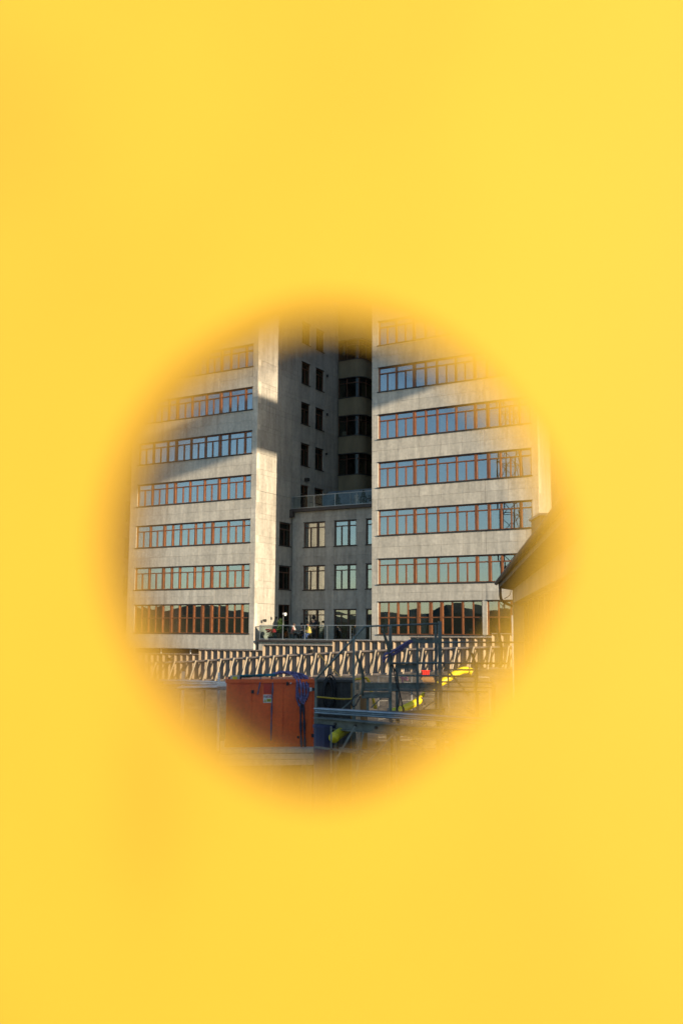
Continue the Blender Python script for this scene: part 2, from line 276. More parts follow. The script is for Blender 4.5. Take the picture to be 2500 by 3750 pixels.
HOUSE = {'eave_far': (5.715, 35.0, 2.075), 'eave_near': (3.759, 18.2, 2.16), 'tilebot_far': (5.769, 35.0, 1.699), 'wall_far_top': (6.231, 35.1, 1.587), 'band_bot_far': (6.224, 35.1, 1.151), 'band_bot_near': (4.435, 20.0, 1.158), 'dp1': (5.769, 35.0, 1.679), 'dp2': (5.821, 35.0, 1.225), 'dp3': (6.253, 35.0, 0.99), 'dp4': (6.419, 35.0, 0.863), 'dp5': (6.416, 35.0, -0.946), 'par_tl': (3.676, 17.5, 2.193), 'cable1': (6.164, 35.0, 1.582), 'cable2': (5.911, 35.0, 1.275)}
WSHEET = [(8.798, 50.0, 0.978), (9.019, 50.0, -0.935)]

# ================================================================ the setting
def ground():
    o = mesh('ground', [(-1600, -1600, -5.2), (1600, -1600, -5.2), (1600, 1600, -5.2), (-1600, 1600, -5.2)], [(0, 1, 2, 3)], M['soil'])
    tag(o, 'bare brown ground of the building site', None, None, 'structure')
ground()
BASE = [(-90, -4.1), (-60, -3.75), (-47, -3.46), (-40.5, -3.31), (-33, -2.83), (-28, -2.59), (-21, -2.08), (-10, -1.5), (20, -.9)]
RAIL = [(-60, -2.5), (-47, -2.2), (-42.8, -1.98), (-38.4, -1.66), (-34.2, -1.39), (-30.9, -1.18), (-26.5, -.95), (-23.2, -.83), (-20, -.72), (-10, -.5)]
def lerp(T, x):
    for (a, p), (b, q) in zip(T, T[1:]):
        if x <= b: return p + (q - p) * (x - a) / (b - a)
    return T[-1][1]
v, f = [], []
for i, (x, z) in enumerate(BASE):
    v += [(x, 53.3, z), (x, 64, z)]
    if i: f.append((2 * i - 2, 2 * i, 2 * i + 1, 2 * i - 1))
tag(mesh('street', v, f, M['asphalt']), 'sloping street between the timber fence and the office towers', None, None, 'structure')
v, f = [], []
for i, (x, z) in enumerate(BASE):
    v += [(x, 53.3, z - .004), (x, 53.3, -5.3), (x, 52.95, -5.3), (x, 52.95, z + .06), (x, 53.3, z + .06)]
    if i:
        a, b = 5 * (i - 1), 5 * i
        f += [(a + 1, a + 2, b + 2, b + 1), (a + 2, a + 3, b + 3, b + 2), (a + 3, a + 4, b + 4, b + 3)]
tag(mesh('retaining_wall', v, f, M['retain']), 'low dark retaining wall under the timber fence', 'wall')

# ================================================================ office towers
FP = 60.0
def mp_front(Y): return (lambda u, v_, d: (u, Y - d, v_)), (lambda su, sv, sd: (su, sd, sv)), 0
def mp_side(X): return (lambda u, v_, d: (X + d, u, v_)), (lambda su, sv, sd: (sd, su, sv)), 1
def wall(parent, name, mp, u0, u1, v0, v1, openings, ug, vg, m, thick=.35, tile=True, skip=None):
    pos, siz, _ = mp
    us = sorted({round(x, 3) for x in [u0, u1, *ug] + [o for q in openings for o in q[:2]] if u0 <= x <= u1})
    vs = sorted({round(x, 3) for x in [v0, v1, *vg] + [o for q in openings for o in q[2:]] if v0 <= x <= v1})
    mb = MB(); cells = []
    for a, b in zip(us, us[1:]):
        for c, d in zip(vs, vs[1:]):
            mu, mv = (a + b) / 2, (c + d) / 2
            if any(q[0] < mu < q[1] and q[2] < mv < q[3] for q in openings): continue
            cells.append((a, b, c, d))
            mb.box(pos(mu, mv, -.05 - thick / 2), siz(b - a, d - c, thick))
    w_ = mb.build(name, m, parent)
    if tile:
        # put slivers together with the cell to their right
        for a, b, c, d in cells:
            if skip and skip((a + b) / 2, (c + d) / 2): continue
            t = .05 + random.uniform(-.004, .006); g = .011
            box('stone_tile', pos((a + b) / 2, (c + d) / 2, -.05 + t / 2), siz(b - a - g, d - c - g, t), m, w_)
    return w_
def window(parent, mp, u0, u1, v0, v1, mains, smalls, tr, wide=(), small_full=False, fm=None, name='ribbon_window', sill=True, mw=.11, gm=None, tilt=.13):
    pos, siz, ax = mp; fm = fm or M['wood']; gm = gm or M['glass']
    uc, vc, su, sv = (u0 + u1) / 2, (v0 + v1) / 2, u1 - u0, v1 - v0
    mb = MB(); fw = .07
    mb.box(pos(uc, v1 - fw / 2, -.14), siz(su, fw, .14)); mb.box(pos(uc, v0 + fw / 2, -.14), siz(su, fw, .14))
    mb.box(pos(u0 + fw / 2, vc, -.138), siz(fw, sv - 2 * fw, .135)); mb.box(pos(u1 - fw / 2, vc, -.138), siz(fw, sv - 2 * fw, .135))
    root = mb.build(name, fm, parent)
    if sill:
        box('sill', pos(uc, v0 - .012, -.05), siz(su + .14, .07, .22), M['dark'], root)
        box('head_flashing', pos(uc, v1 + .012, -.02), siz(su + .08, .05, .12), M['dark'], root)
    for x in mains:
        w_ = .19 if any(abs(x - q) < .02 for q in wide) else mw
        box('mullion', pos(x, vc, -.12), siz(w_, sv - 2 * fw + .01, .16), fm, root)
    edges = [u0 + fw] + list(mains) + [u1 - fw]
    def pane(a, b, c, d):
        R = Euler((rad(random.uniform(-tilt, tilt)) if ax == 0 else 0, rad(random.uniform(-tilt, tilt)) if ax == 1 else 0, rad(random.uniform(-tilt, tilt)))).to_matrix()
        box('pane', pos((a + b) / 2, (c + d) / 2, -.155), siz(b - a, d - c, .012), gm, root, R)
    for a, b in zip(edges, edges[1:]):
        box('transom', pos((a + b) / 2, tr, -.132), siz(b - a - .04, .075, .13), fm, root)
        sm = [x for x in smalls if a + .1 < x < b - .1]
        pts = [a] + sm + [b]
        for x in sm:
            if small_full: box('glazing_bar', pos(x, vc, -.14), siz(.075, sv - 2 * fw + .01, .11), fm, root)
            else: box('glazing_bar', pos(x, (v0 + fw + tr) / 2, -.14), siz(.075, tr - v0 - fw, .11), fm, root)
        if small_full or not sm:
            for p, q in zip(pts, pts[1:]): pane(p, q, tr, v1 - fw)
        else: pane(a, b, tr, v1 - fw)
        for p, q in zip(pts, pts[1:]): pane(p, q, v0 + fw, tr)
    return root
BANDS = [(3.422, 5.226), (6.875, 8.688), (10.316, 12.137), (13.819, 15.612), (17.29, 19.09), (20.75, 22.55), (24.21, 26.0)]
R5 = [-31.75, -31.07, -30.34, -29.62, -28.93, -28.04, -27.18, -26.46, -25.75, -25.06, -24.34, -23.44, -22.58, -21.89, -21.2, -20.42]
L6 = [-54.34, -53.64, -52.9, -52.18, -51.43, -50.55, -49.73, -48.95, -48.23, -47.4, -46.54, -45.74, -45.01, -44.28, -43.55, -42.83]
L5 = [-54.37, -53.63, -52.83, -52.08, -51.32, -50.43, -49.61, -48.89, -48.16, -47.42, -46.72, -45.99, -45.07, -44.34, -43.55, -42.83]
L8 = [-54.27, -53.57, -52.85, -52.11, -51.36, -50.48, -49.65, -48.91, -48.19, -47.35, -46.46, -45.75, -44.99, -44.26, -43.54, -42.81]
R7 = [-31.75, -30.99, -30.25, -29.49, -28.67, -27.76, -26.94, -26.18, -25.41, -24.66, -23.97]
def interior(parent, x0, x1, y0, y1, zs, m):
    mb = MB()
    for z in zs: mb.box(((x0 + x1) / 2, (y0 + y1) / 2, z), (x1 - x0, y1 - y0, .3))
    mb.box(((x0 + x1) / 2, y1 + .1, (zs[0] + zs[-1]) / 2), (x1 - x0, .2, zs[-1] - zs[0]))
    return mb.build('interior', m, parent)
def curtain(parent, x, z0, z1, wd, y=60.34):
    v, f = [], []; n = 14
    for i in range(n + 1):
        t = i / n; xx = x + wd * t; yy = y + .05 * math.sin(t * wd * 34)
        v += [(xx, yy, z0), (xx + random.uniform(-.01, .01), yy, z1)]
        if i: f.append((2 * i - 2, 2 * i, 2 * i + 1, 2 * i - 1))
    return mesh('curtain', v, f, M['curtain'], parent, True)
ZTOP = 31.0
floors_z = [-.35, 2.82, 6.05, 9.5, 12.98, 16.45, 19.92, 23.4, 26.9, ZTOP - .2]
vgrid = []
for (a, b), (c, d) in zip([(-.069, 2.207)] + BANDS, BANDS + [(27.67, 29.4)]):
    vgrid += [a, b, (a + b) / 2, (b + c) / 2]
vgrid += [26.9, 27.67]

# ---- left tower
LT = thing('office_tower', (-48.7, 60, -3.4), 'stone clad office tower with ribbon windows and a sunlit strip on its side wall', 'building', 'stone office towers')
mpf = mp_front(FP)
ops = [(L6[0], L6[-1], a, b) for a, b in BANDS] + [(L8[0], L8[-1], -.069, 2.207)]
wall(LT, 'front_wall', mpf, -55.1, -42.33, -1.23, ZTOP, ops, [L6[0] + 1.647 * i for i in range(1, 7)] + [L6[0], L6[-1]], vgrid, M['stone'], skip=lambda u, v_: v_ > 26.5)
for i, (a, b) in enumerate(BANDS):
    P = L6 if i < 2 else L5
    if i < 2: mains, smalls, wide = [P[k] for k in (2, 4, 5, 6, 8, 9, 10, 12, 14)], [P[k] for k in (1, 3, 7, 11, 13)], [P[k] for k in (4, 10)]
    else: mains, smalls, wide = [P[k] for k in (2, 4, 5, 7, 9, 11, 12, 14)], [P[k] for k in (1, 3, 6, 8, 10, 13)], [P[5], P[11]]
    window(LT, mpf, P[0], P[-1], a, b, mains, smalls, b - .47, wide)
window(LT, mpf, L8[0], L8[-1], -.069, 2.207, [L8[k] for k in (2, 4, 5, 6, 8, 9, 10, 12, 14)], [L8[k] for k in (1, 3, 7, 11, 13)], 1.15, [L8[5], L8[9], L8[10]], True)
interior(LT, -55, -42.8, 60.45, 66.5, floors_z, M['room'])
for x, k, wd in ((-54.1, 1, .5), (-53.4, 0, .4), (-50.2, 0, .35), (-46.2, 0, .3), (-50.3, -1, .3), (-46.1, -1, .5), (-49.4, 2, .3), (-52.7, 3, .5), (-44.9, 3, .4), (-48.0, 4, .6)):
    a, b = BANDS[k] if k >= 0 else (-.069, 2.207)
    curtain(LT, x, a + .02, b - .05, wd)
# recessed ground floor under the overhang
box('plinth_glazing', (-48.7, 61.4, -2.5), (12.4, .1, 2.5), M['room_dark'], LT)
for x in (-54.6, -51.75, -48.75, -45.8): box('white_post', (x, 60.5, -2.35), (.07, .07, 2.2), M['white'], LT)
box('overhang_soffit', (-48.7, 60.75, -1.2), (12.7, 1.4, .12), M['white'], LT)
# side wall facing the recess
mps = mp_side(-42.33)
side_ops = []
SW = [(22.66, 20.80), (19.17, 17.34), (15.7, 13.83), (26.15, 24.3)]
for t, b in SW: side_ops += [(66.31, 67.58, b, t), (68.56, 69.86, b, t)]
side_ops += [(66.34, 67.54, 10.0, 12.2), (68.54, 69.9, 10.9, 12.2), (63.28, 64.92, 6.907, 8.759), (63.28, 64.92, 3.43, 5.297), (63.3, 64.92, -.5, 2.24)]
vs = [-1.23 + 1.73 * i for i in range(1, 17)]
wall(LT, 'side_wall', mps, 60.05, 78, -1.23, ZTOP, side_ops, [61.25, 62.5, 63.28, 64.92, 66.31, 67.58, 68.56, 69.86, 72.2], vs, M['stone_dimmed'],
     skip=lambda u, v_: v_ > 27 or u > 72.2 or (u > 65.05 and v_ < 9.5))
for o in side_ops:
    big = o[1] - o[0] > 1.5
    if o[2] in (10.0, -.5):
        d_ = window(LT, mps, *o, [(o[0] + o[1]) / 2], [], o[2] + 1.5, (), fm=M['wood_dark'], name='terrace_door', sill=False, gm=M['glass_dim'])
    else:
        window(LT, mps, *o, [], [(o[0] + o[1]) / 2], o[3] - .5, (), fm=M['wood_dark'], name='casement_window', gm=M['glass_dim'])
box('room_back', (-45.2, 68, 14), (.2, 15.5, 33), M['room_dark'], LT)
for y, z in ((70.3, 22.35), (70.3, 18.9), (70.25, 15.4), (70.2, 11.7)): box('wall_lamp', (-42.22, y, z), (.16, .1, .22), M['dark'], LT)
box('floodlight', (-42.1, 66.95, 12.68), (.3, .34, .26), M['dark'], LT)
box('intercom', (-42.3, 62.95, 1.2), (.08, .2, .16), M['dark'], LT)
box('roof', (-48.7, 69, ZTOP + .1), (13, 18.2, .3), M['stone'], LT)
box('end_wall', (-55.0, 69, 14.8), (.25, 17.5, 32), M['stone'], LT)

# ---- right tower
RT = thing('office_tower', (-26.1, 60, -2.4), 'stone clad office tower beside the tiled house, its ribbon windows reflecting blue sky', 'building', 'stone office towers')
XR, XE = -32.265, -19.96
ops = [(R5[0], R5[-1], a, b) for a, b in BANDS] + [(R7[0], R7[-1], -.069, 2.207), (-23.64, -20.42, -.069, 2.207)]
wall(RT, 'front_wall', mpf, XR, XE, -2.6, ZTOP, ops, [R5[0], R5[0] + .18] + [R5[0] + 1.62 * i for i in range(1, 7)] + [R5[-1] - .42, R5[-1]], vgrid, M['stone'], skip=lambda u, v_: v_ > 26.5)
for i, (a, b) in enumerate(BANDS):
    P = R5
    window(RT, mpf, P[0], P[-1], a, b, [P[k] for k in (2, 4, 5, 6, 8, 10, 11, 12, 14)], [P[k] for k in (1, 3, 7, 9, 13)], b - .45, [P[4], P[10], P[11]])
window(RT, mpf, R7[0], R7[-1], -.069, 2.207, [R7[k] for k in (2, 4, 5, 6, 8)], [R7[k] for k in (1, 3, 7, 9)], 1.115, [R7[4], R7[5], R7[6]], True)
window(RT, mpf, -23.64, -20.42, -.069, 2.207, [-21.95], [-22.87, -21.2], 1.115, [-21.95], True)
interior(RT, XR + .4, XE - .3, 60.45, 66.5, floors_z, M['room'])
for x, k, wd in ((-31.5, 0, .3), (-31.45, 1, .25), (-31.5, 2, .25), (-31.5, 3, .3), (-31.4, 4, .5), (-23.2, 1, .25), (-26.0, 0, .3), (-31.4, -1, .5), (-28.6, -1, .4), (-29.4, -1, .25), (-27.0, 3, .4)):
    a, b = BANDS[k] if k >= 0 else (-.069, 2.207)
    curtain(RT, x, a + .02, b - .05, wd)
mb = MB(); mb.tube([(-30.0, 61, 3.45), (-30.0, 61, 4.0)], .015); mb.tube([(-30.0, 61, 3.95), (-30.0, 61, 4.3)], [.17, .1], 10)
mb.build('table_lamp', M['lamp'], RT)
box('paper_sign', (-24.9, 60.4, .3), (.42, .02, .16), M['tent'], RT)
wall(RT, 'side_wall', mp_side(XE), 60.05, 78, -2.6, ZTOP, [], [61.25, 62.5], vs, M['stone_dimmed'], skip=lambda u, v_: v_ > 20 or u > 62.5)
box('recess_wall', (XR + .2, 69, 14.2), (.35, 17.8, 33.4), M['stone_dimmed'], RT)
box('roof', (-26.1, 69, ZTOP + .1), (12.5, 18.2, .3), M['stone'], RT)

# ================================================================ link building with two terraces
LK = thing('link_building', (-37.3, 65, -.6), 'low stone link building between the two towers with pairs of windows', 'building')
mpl = mp_front(65.05)
lops = []
cols = [(-41.17, -39.19), (-38.32, -36.35), (-35.48, -33.5)]
for c in cols: lops += [(c[0], c[1], 6.8, 8.81), (c[0], c[1], 3.39, 5.33), (c[0], c[1], -.45, 1.855)]
wall(LK, 'front_wall', mpl, -42.28, XR, -.6, 9.72, lops, [-40.2, -37.3, -34.5, -41.17, -39.19, -38.32, -36.35, -35.48, -33.5], [.9, 2.6, 4.3, 6.06, 7.8, 9.2], M['stone_dimmed'])
for o in lops:
    du = o[1] - o[0]
    window(LK, mpl, *o, [o[0] + du * .63], [o[0] + du * .3], o[3] - .42, (), fm=M['wood_dark'], name='casement_window', mw=.12, gm=M['glass_link'])
interior(LK, -42.2, XR, 65.5, 69, [-.6, 2.6, 6.0, 9.45], M['room'])
for c, zz in ((cols[0], (6.85, 8.75)), (cols[0], (3.43, 5.28)), (cols[0], (-.4, 1.8))):
    box('strip_reflection', ((c[0] + c[1]) / 2 + .22, 65.55, sum(zz) / 2), (1.3, .03, zz[1] - zz[0]), M['strip_reflection'], LK)  # yellow sheet standing in for the sunlit side strip mirrored in the glass
box('parapet_slab', (-37.28, 65.35, 9.83), (10.0, 1.2, .24), M['pot'], LK)
box('slab_end', (-42.15, 64.8, 9.6), (.3, .3, .62), M['pot'], LK)
box('roof_deck', (-37.3, 69.3, 9.83), (10.05, 7.0, .22), M['concrete'], LK)
box('terrace_floor', (-37.1, 62.55, -.58), (9.7, 5.1, .16), M['concrete'], LK)
box('terrace_edge', (-37.12, 60.04, -.58), (9.7, .3, .14), M['pot'], LK)
wall(LK, 'terrace_wall', mp_front(60.12), -41.97, XR - .01, -3.3, -.66, [], [-40.3, -38.7, -37.1, -35.5, -33.9], [-1.5, -2.4], M['stone'])
def railing(name, xs, y, z0, z1, label, endpost=None):
    t = thing(name, ((xs[0] + xs[-1]) / 2, y, z0), label, 'railing')
    bar('top_rail', (xs[0], y, z1), (xs[-1], y, z1), .05, .045, M['steel'], t)
    bar('bottom_rail', (xs[0], y, z0 + .06), (xs[-1], y, z0 + .06), .045, .05, M['steel'], t)
    for x in xs: box('post', (x, y, (z0 + z1) / 2), (.05, .05, z1 - z0), M['steel'], t)
    for a, b in zip(xs, xs[1:]): box('glass_panel', ((a + b) / 2, y, (z0 + z1) / 2 + .03), (b - a - .06, .015, z1 - z0 - .14), M['glass_rail'], t)
    if endpost:
        bar('top_rail', (xs[0], y, z1), (xs[0], endpost, z1), .05, .045, M['steel'], t)
        box('glass_panel', (xs[0], (y + endpost) / 2, (z0 + z1) / 2), (.015, endpost - y - .1, z1 - z0 - .14), M['glass_rail'], t)
    return t
railing('glass_railing', [-41.8, -39.73, -37.81, -35.91, -33.98, -32.4], 60.02, -.5, .57, 'glass balustrade of the lower terrace with people behind it', 64.9)
railing('glass_railing', [-42.17, -40.07, -38.15, -36.21, -34.3, -32.4], 64.85, 9.95, 10.96, 'glass balustrade of the roof terrace on the link building')

# ================================================================ rear block in shade
RB = thing('rear_block', (-38, 73, 9.9), 'dark rear block with a rounded window bay behind the roof terrace', 'building')
def profile(r_in):
    p = [(-42.2, 72.2 + r_in), (-41.4, 72.2 + r_in)]
    for i in range(9):
        a = math.pi / 2 * i / 8; p.append((-40.7 + (.9 - r_in) * math.sin(a), 73.1 - (.9 - r_in) * math.cos(a)))
    return p + [(-39.8 - r_in, 75)]
def strip(name, r_in, z0, z1, m, parent, thick=.25):
    p, q = profile(r_in), profile(r_in + thick); n = len(p); v = []; f = []
    for (a, b), (c, d) in zip(p, q): v += [(a, b, z0), (a, b, z1), (c, d, z1), (c, d, z0)]
    for i in range(n - 1):
        for k in range(4): f.append((4 * i + k, 4 * i + (k + 1) % 4, 4 * i + 4 + (k + 1) % 4, 4 * i + 4 + k))
    f += [(0, 1, 2, 3), tuple(4 * (n - 1) + k for k in range(4))]
    return mesh(name, v, f, m, parent)
rb = [(10.34, 12.2), (13.8, 15.68), (17.28, 19.1), (20.72, 22.52), (24.16, 25.98)]
prev = 9.7
for a, b in rb:
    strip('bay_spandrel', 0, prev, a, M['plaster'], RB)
    wnd = strip('bay_window', .16, a, b, M['glass_dim'], RB, .02)
    strip('window_sill', -.05, a - .06, a + .02, M['dark'], wnd, .2); strip('window_head', -.02, b - .04, b + .03, M['dark'], wnd, .2)
    strip('transom', .1, b - .5, b - .44, M['wood_dark'], wnd, .06)
    for i in (0, 1, 5, 10):
        x, y = profile(.12)[i]; box('mullion', (x, y, (a + b) / 2), (.07, .07, b - a), M['wood_dark'], wnd)
    prev = b
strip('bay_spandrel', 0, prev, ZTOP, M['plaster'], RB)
box('bay_room', (-41.6, 73.9, 20), (1.2, .9, 21.8), M['room_dark'], RB)
nops = [(-39.75, -38.7, a, b) for a, b in rb]
mpn = mp_front(74.2)
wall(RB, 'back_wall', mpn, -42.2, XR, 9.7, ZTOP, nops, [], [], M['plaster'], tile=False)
for o in nops: window(RB, mpn, *o, [], [(o[0] + o[1]) / 2], o[3] - .5, (), fm=M['wood_dark'], name='casement_window', gm=M['glass_dim'])
box('room_back', (-39.2, 75.6, 20), (3, .1, 21.8), M['room_dark'], RB)
box('white_blind', (-42.0, 72.75, 25.3), (.25, .05, 1.0), M['white'], RB)
box('white_screen', (-41.85, 72.72, 17.6), (.42, .05, .4), M['white'], RB)
# roof terrace things
t = thing('canvas_pavilion', (-39.4, 70, 9.94), 'pale blue canvas pavilion standing on the roof terrace', 'tent')
x0, x1, y0, y1, z0, z1 = -41.85, -36.4, 69.2, 71.6, 9.95, 11.9
mesh('canvas_side', [(x0, y0, z0), (x1, y0, z0), (x1, y0, z1), (x0 + .5, y0, z1), (x0, y0, z1 - .45)], [(0, 1, 2, 3, 4)], M['tent'], t)
mesh('canvas_roof', [(x0, y0, z1 - .45), (x0 + .5, y0, z1), (x1, y0, z1), (x1, y1, z1 + .3), (x0 + .5, y1, z1 + .3), (x0, y1, z1 - .2)], [(0, 1, 4, 5), (1, 2, 3, 4)], M['tent'], t)
mesh('canvas_end', [(x0, y0, z0), (x0, y1, z0), (x0, y1, z1 - .2), (x0, y0, z1 - .45)], [(0, 1, 2, 3)], M['tent'], t)
for x in (x0, -39.2, x1): box('pole', (x, y0 - .04, (z0 + z1) / 2 - .1), (.06, .06, z1 - z0 - .4), M['steel'], t)
def shrub(loc, h, r, label, m, shape, n=260, group=None, pot=True):
    t = thing('potted_shrub', loc, label, 'plant', group)
    v, f = [], []
    for i in range(n):
        u = random.random(); z = .28 * h + u * h * .72
        rr = r * ((1 - u) ** .8 if shape == 'cone' else math.sin(math.pi * min(1, u * .9 + .08)) ** .6) * math.sqrt(random.random())
        a = random.uniform(0, 6.283); c = Vector(loc) + Vector((rr * math.cos(a), rr * math.sin(a), z))
        s = random.uniform(.05, .1) * (h / 1.4); R = Euler((random.uniform(0, 6), random.uniform(0, 6), random.uniform(0, 6))).to_matrix()
        k = len(v)
        v += [c + R @ Vector(q) * s for q in ((-1, 0, 0), (0, -.5, .1), (1, 0, 0), (0, .5, .1))]; f.append((k, k + 1, k + 2, k + 3))
    tag(mesh('foliage', v, f, m, t), kind='stuff')
    tube('stem', [Vector(loc) + Vector((0, 0, .2 * h)), Vector(loc) + Vector((0, 0, .7 * h))], .025, M['wood_dark'], t, 6)
    if pot: MB().tube([Vector(loc), Vector(loc) + Vector((0, 0, .3 * h))], [.6 * r, .75 * r], 10).build('pot', M['pot'], t)
    return t
shrub((-39.0, 66.6, 9.94), 1.35, .38, 'dark conifer in a pot at the left end of the canvas pavilion', M['conifer'], 'cone')
shrub((-36.9, 67.2, 9.94), 1.5, .42, 'dark conifer in a pot behind a slatted terrace chair', M['conifer'], 'cone')
def chair(loc, rz, label, group, m):
    t = thing('terrace_chair', loc, label, 'chair', group); R = Matrix.Rotation(rz, 3, 'Z'); L = Vector(loc)
    P = lambda x, y, z: L + R @ Vector((x, y, z))
    box('seat', P(0, 0, .45), (.42, .42, .03), m, t, R)
    for x in (-.19, .19):
        for y in (-.19, .19): bar('leg', P(x, y, 0), P(x, y, .44), .03, .03, m, t)
    for x in (-.19, .19): bar('back_post', P(x, .2, .44), P(x, .27, .88), .03, .03, m, t)
    for i in range(4): bar('slat', P(-.19 + .127 * i, .24, .5), P(-.19 + .127 * i, .27, .86), .04, .015, m, t)
    bar('top_bar', P(-.21, .27, .88), P(.21, .27, .88), .035, .04, m, t)
    return t
def table(loc, r, label, m):
    t = thing('terrace_table', loc, label, 'table'); L = Vector(loc)
    MB().tube([L + Vector((0, 0, .71)), L + Vector((0, 0, .74))], r, 20).build('tabletop', m, t)
    tube('column', [L + Vector((0, 0, .02)), L + Vector((0, 0, .71))], .03, M['dark'], t)
    MB().tube([L, L + Vector((0, 0, .03))], r * .55, 16).build('base', M['dark'], t)
    return t
chair((-36.6, 65.9, 9.94), 2.9, 'pale slatted chair on the roof terrace beside the conifer', 'roof terrace chairs', M['steel'])
chair((-35.6, 66.3, 9.94), 1.2, 'dark metal chair on the roof terrace near the tower corner', 'roof terrace chairs', M['dark'])
table((-36.0, 66.9, 9.94), .4, 'round dark table on the roof terrace', M['dark'])

# ================================================================ lower terrace things and people
TZ = -.5
shrub((-42.0 + .35, 62.6, TZ), 1.6, .36, 'leafy green bush in a planter beside the terrace door', M['leaf'], 'round', 420)
t = shrub((-41.3, 60.75, TZ), .8, .34, 'red flowering plant in a tub behind the glass balustrade', M['leaf'], 'round', 150)
v, f = [], []
for i in range(90):
    a = random.uniform(0, 6.283); r_ = .4 * math.sqrt(random.random()); c = Vector((-41.3 + r_ * math.cos(a), 60.75 + r_ * math.sin(a), TZ + .68 + random.uniform(-.12, .1))); k = len(v)
    R = Euler((random.uniform(0, 6), random.uniform(0, 6), 0)).to_matrix()
    v += [c + R @ Vector(q) * .06 for q in ((-1, 0, 0), (0, -1, 0), (1, 0, 0), (0, 1, 0))]; f.append((k, k + 1, k + 2, k + 3))
tag(mesh('blossom', v, f, M['flower'], t), kind='stuff')
def floorlamp(x, y, h, label, m, s=.13):
    t = thing('terrace_lamp', (x, y, TZ), label, 'lamp', 'lamps on the lower terrace')
    tube('pole', [(x, y, TZ), (x, y, TZ + h)], .018, M['steel'], t)
    MB().tube([(x, y, TZ), (x, y, TZ + .03)], .13, 12).build('base', M['dark'], t)
    MB().tube([(x - .02, y, TZ + h - .02), (x + .22, y - .03, TZ + h - .05)], [s * .8, s * 1.25], 12).build('shade', m, t)
floorlamp(-40.95, 61.9, 1.98, 'slim pole lamp with a white shade on the lower terrace', M['lamp'], .1)
floorlamp(-42.1, 60.9, 1.48, 'slim pole lamp with a dark shade against the sunlit wall', M['dark'], .1)
def person(name, loc, rz, pose, label, skin_m, top_m, low_m, hair_m, hair_r=.0, lean=0.0, extra=None):
    t = thing(name, loc, label, 'person'); R = Matrix.Rotation(rz, 4, 'Z'); MW = Matrix.Translation(Vector(loc)) @ R
    if pose == 'sit':
        J = dict(pel=(0, 0, .52), bel=(0, .02, .7), che=(0, .04 + lean * .5, .92), nec=(0, .06 + lean, 1.08), hd0=(0, .08 + lean, 1.15), hd1=(0, .1 + lean, 1.29),
                 kL=(-.11, .42, .53), aL=(-.11, .4, .1), tL=(-.12, .56, .05), kR=(.11, .42, .53), aR=(.11, .4, .1), tR=(.12, .56, .05),
                 sL=(-.18, .05 + lean * .8, 1.02), eL=(-.24, .12 + lean, .77), hL=(-.1, .34 + lean, .76), sR=(.18, .05 + lean * .8, 1.02), eR=(.24, .12 + lean, .77), hR=(.1, .34 + lean, .76))
    else:
        J = dict(pel=(0, 0, .95), bel=(0, .01, 1.1), che=(0, .02, 1.32), nec=(0, .02, 1.48), hd0=(0, .03, 1.55), hd1=(0, .04, 1.68),
                 kL=(-.1, .02, .5), aL=(-.11, -.02, .08), tL=(-.12, .14, .04), kR=(.1, .03, .5), aR=(.11, 0, .08), tR=(.12, .16, .04),
                 sL=(-.18, .01, 1.42), eL=(-.24, -.02, 1.14), hL=(-.2, .12, .92), sR=(.18, .01, 1.42), eR=(.24, -.02, 1.14), hR=(.2, .12, .92))
    E = [('pel', 'bel'), ('bel', 'che'), ('che', 'nec'), ('nec', 'hd0'), ('hd0', 'hd1'), ('pel', 'kL'), ('kL', 'aL'), ('aL', 'tL'), ('pel', 'kR'), ('kR', 'aR'), ('aR', 'tR'),
         ('che', 'sL'), ('sL', 'eL'), ('eL', 'hL'), ('che', 'sR'), ('sR', 'eR'), ('eR', 'hR')]
    Rr = dict(pel=.15, bel=.13, che=.15, nec=.055, hd0=.08, hd1=.085, kL=.075, aL=.045, tL=.04, kR=.075, aR=.045, tR=.04, sL=.07, eL=.05, hL=.035, sR=.07, eR=.05, hR=.035)
    for s in 'LR':
        h = Vector(J['h' + s]); e = Vector(J['e' + s]); d = (h - e).normalized(); side = Vector((1, 0, 0)) if s == 'L' else Vector((-1, 0, 0))
        for k, (off, ln) in enumerate(((-.03, .075), (-.01, .09), (.01, .085), (.03, .07), (.045, .05))):
            J[f'f{s}{k}'] = tuple(h + d * (ln + .02 if k < 4 else .03) + side * off + Vector((0, 0, -.02))); Rr[f'f{s}{k}'] = .009; E.append(('h' + s, f'f{s}{k}'))
    def skinmesh(nm, keys, m, grow, parent):
        ks = [k for k in J if k in keys]; ed = [(ks.index(a), ks.index(b)) for a, b in E if a in ks and b in ks]
        me = bpy.data.meshes.new(nm); me.from_pydata([J[k] for k in ks], ed, []); me.materials.append(m)
        o = link(bpy.data.objects.new(nm, me), MW, parent)
        md = o.modifiers.new('skin', 'SKIN'); md.use_smooth_shade = True
        for i, k in enumerate(ks):
            r_ = Rr[k] + (grow if not k.startswith('f') else 0)
            me.skin_vertices[0].data[i].radius = (r_, r_ * (.75 if k in ('pel', 'bel', 'che') else 1)); me.skin_vertices[0].data[i].use_root = (i == 0)
        o.modifiers.new('sub', 'SUBSURF').render_levels = 1
        return o
    body = skinmesh('body', set(J), skin_m, 0, t)
    skinmesh('top', {'pel', 'bel', 'che', 'sL', 'eL', 'sR', 'eR'}, top_m, .022, t)
    skinmesh('trousers', {'pel', 'kL', 'aL', 'kR', 'aR'}, low_m, .015, t)
    H = Vector(J['hd1'])
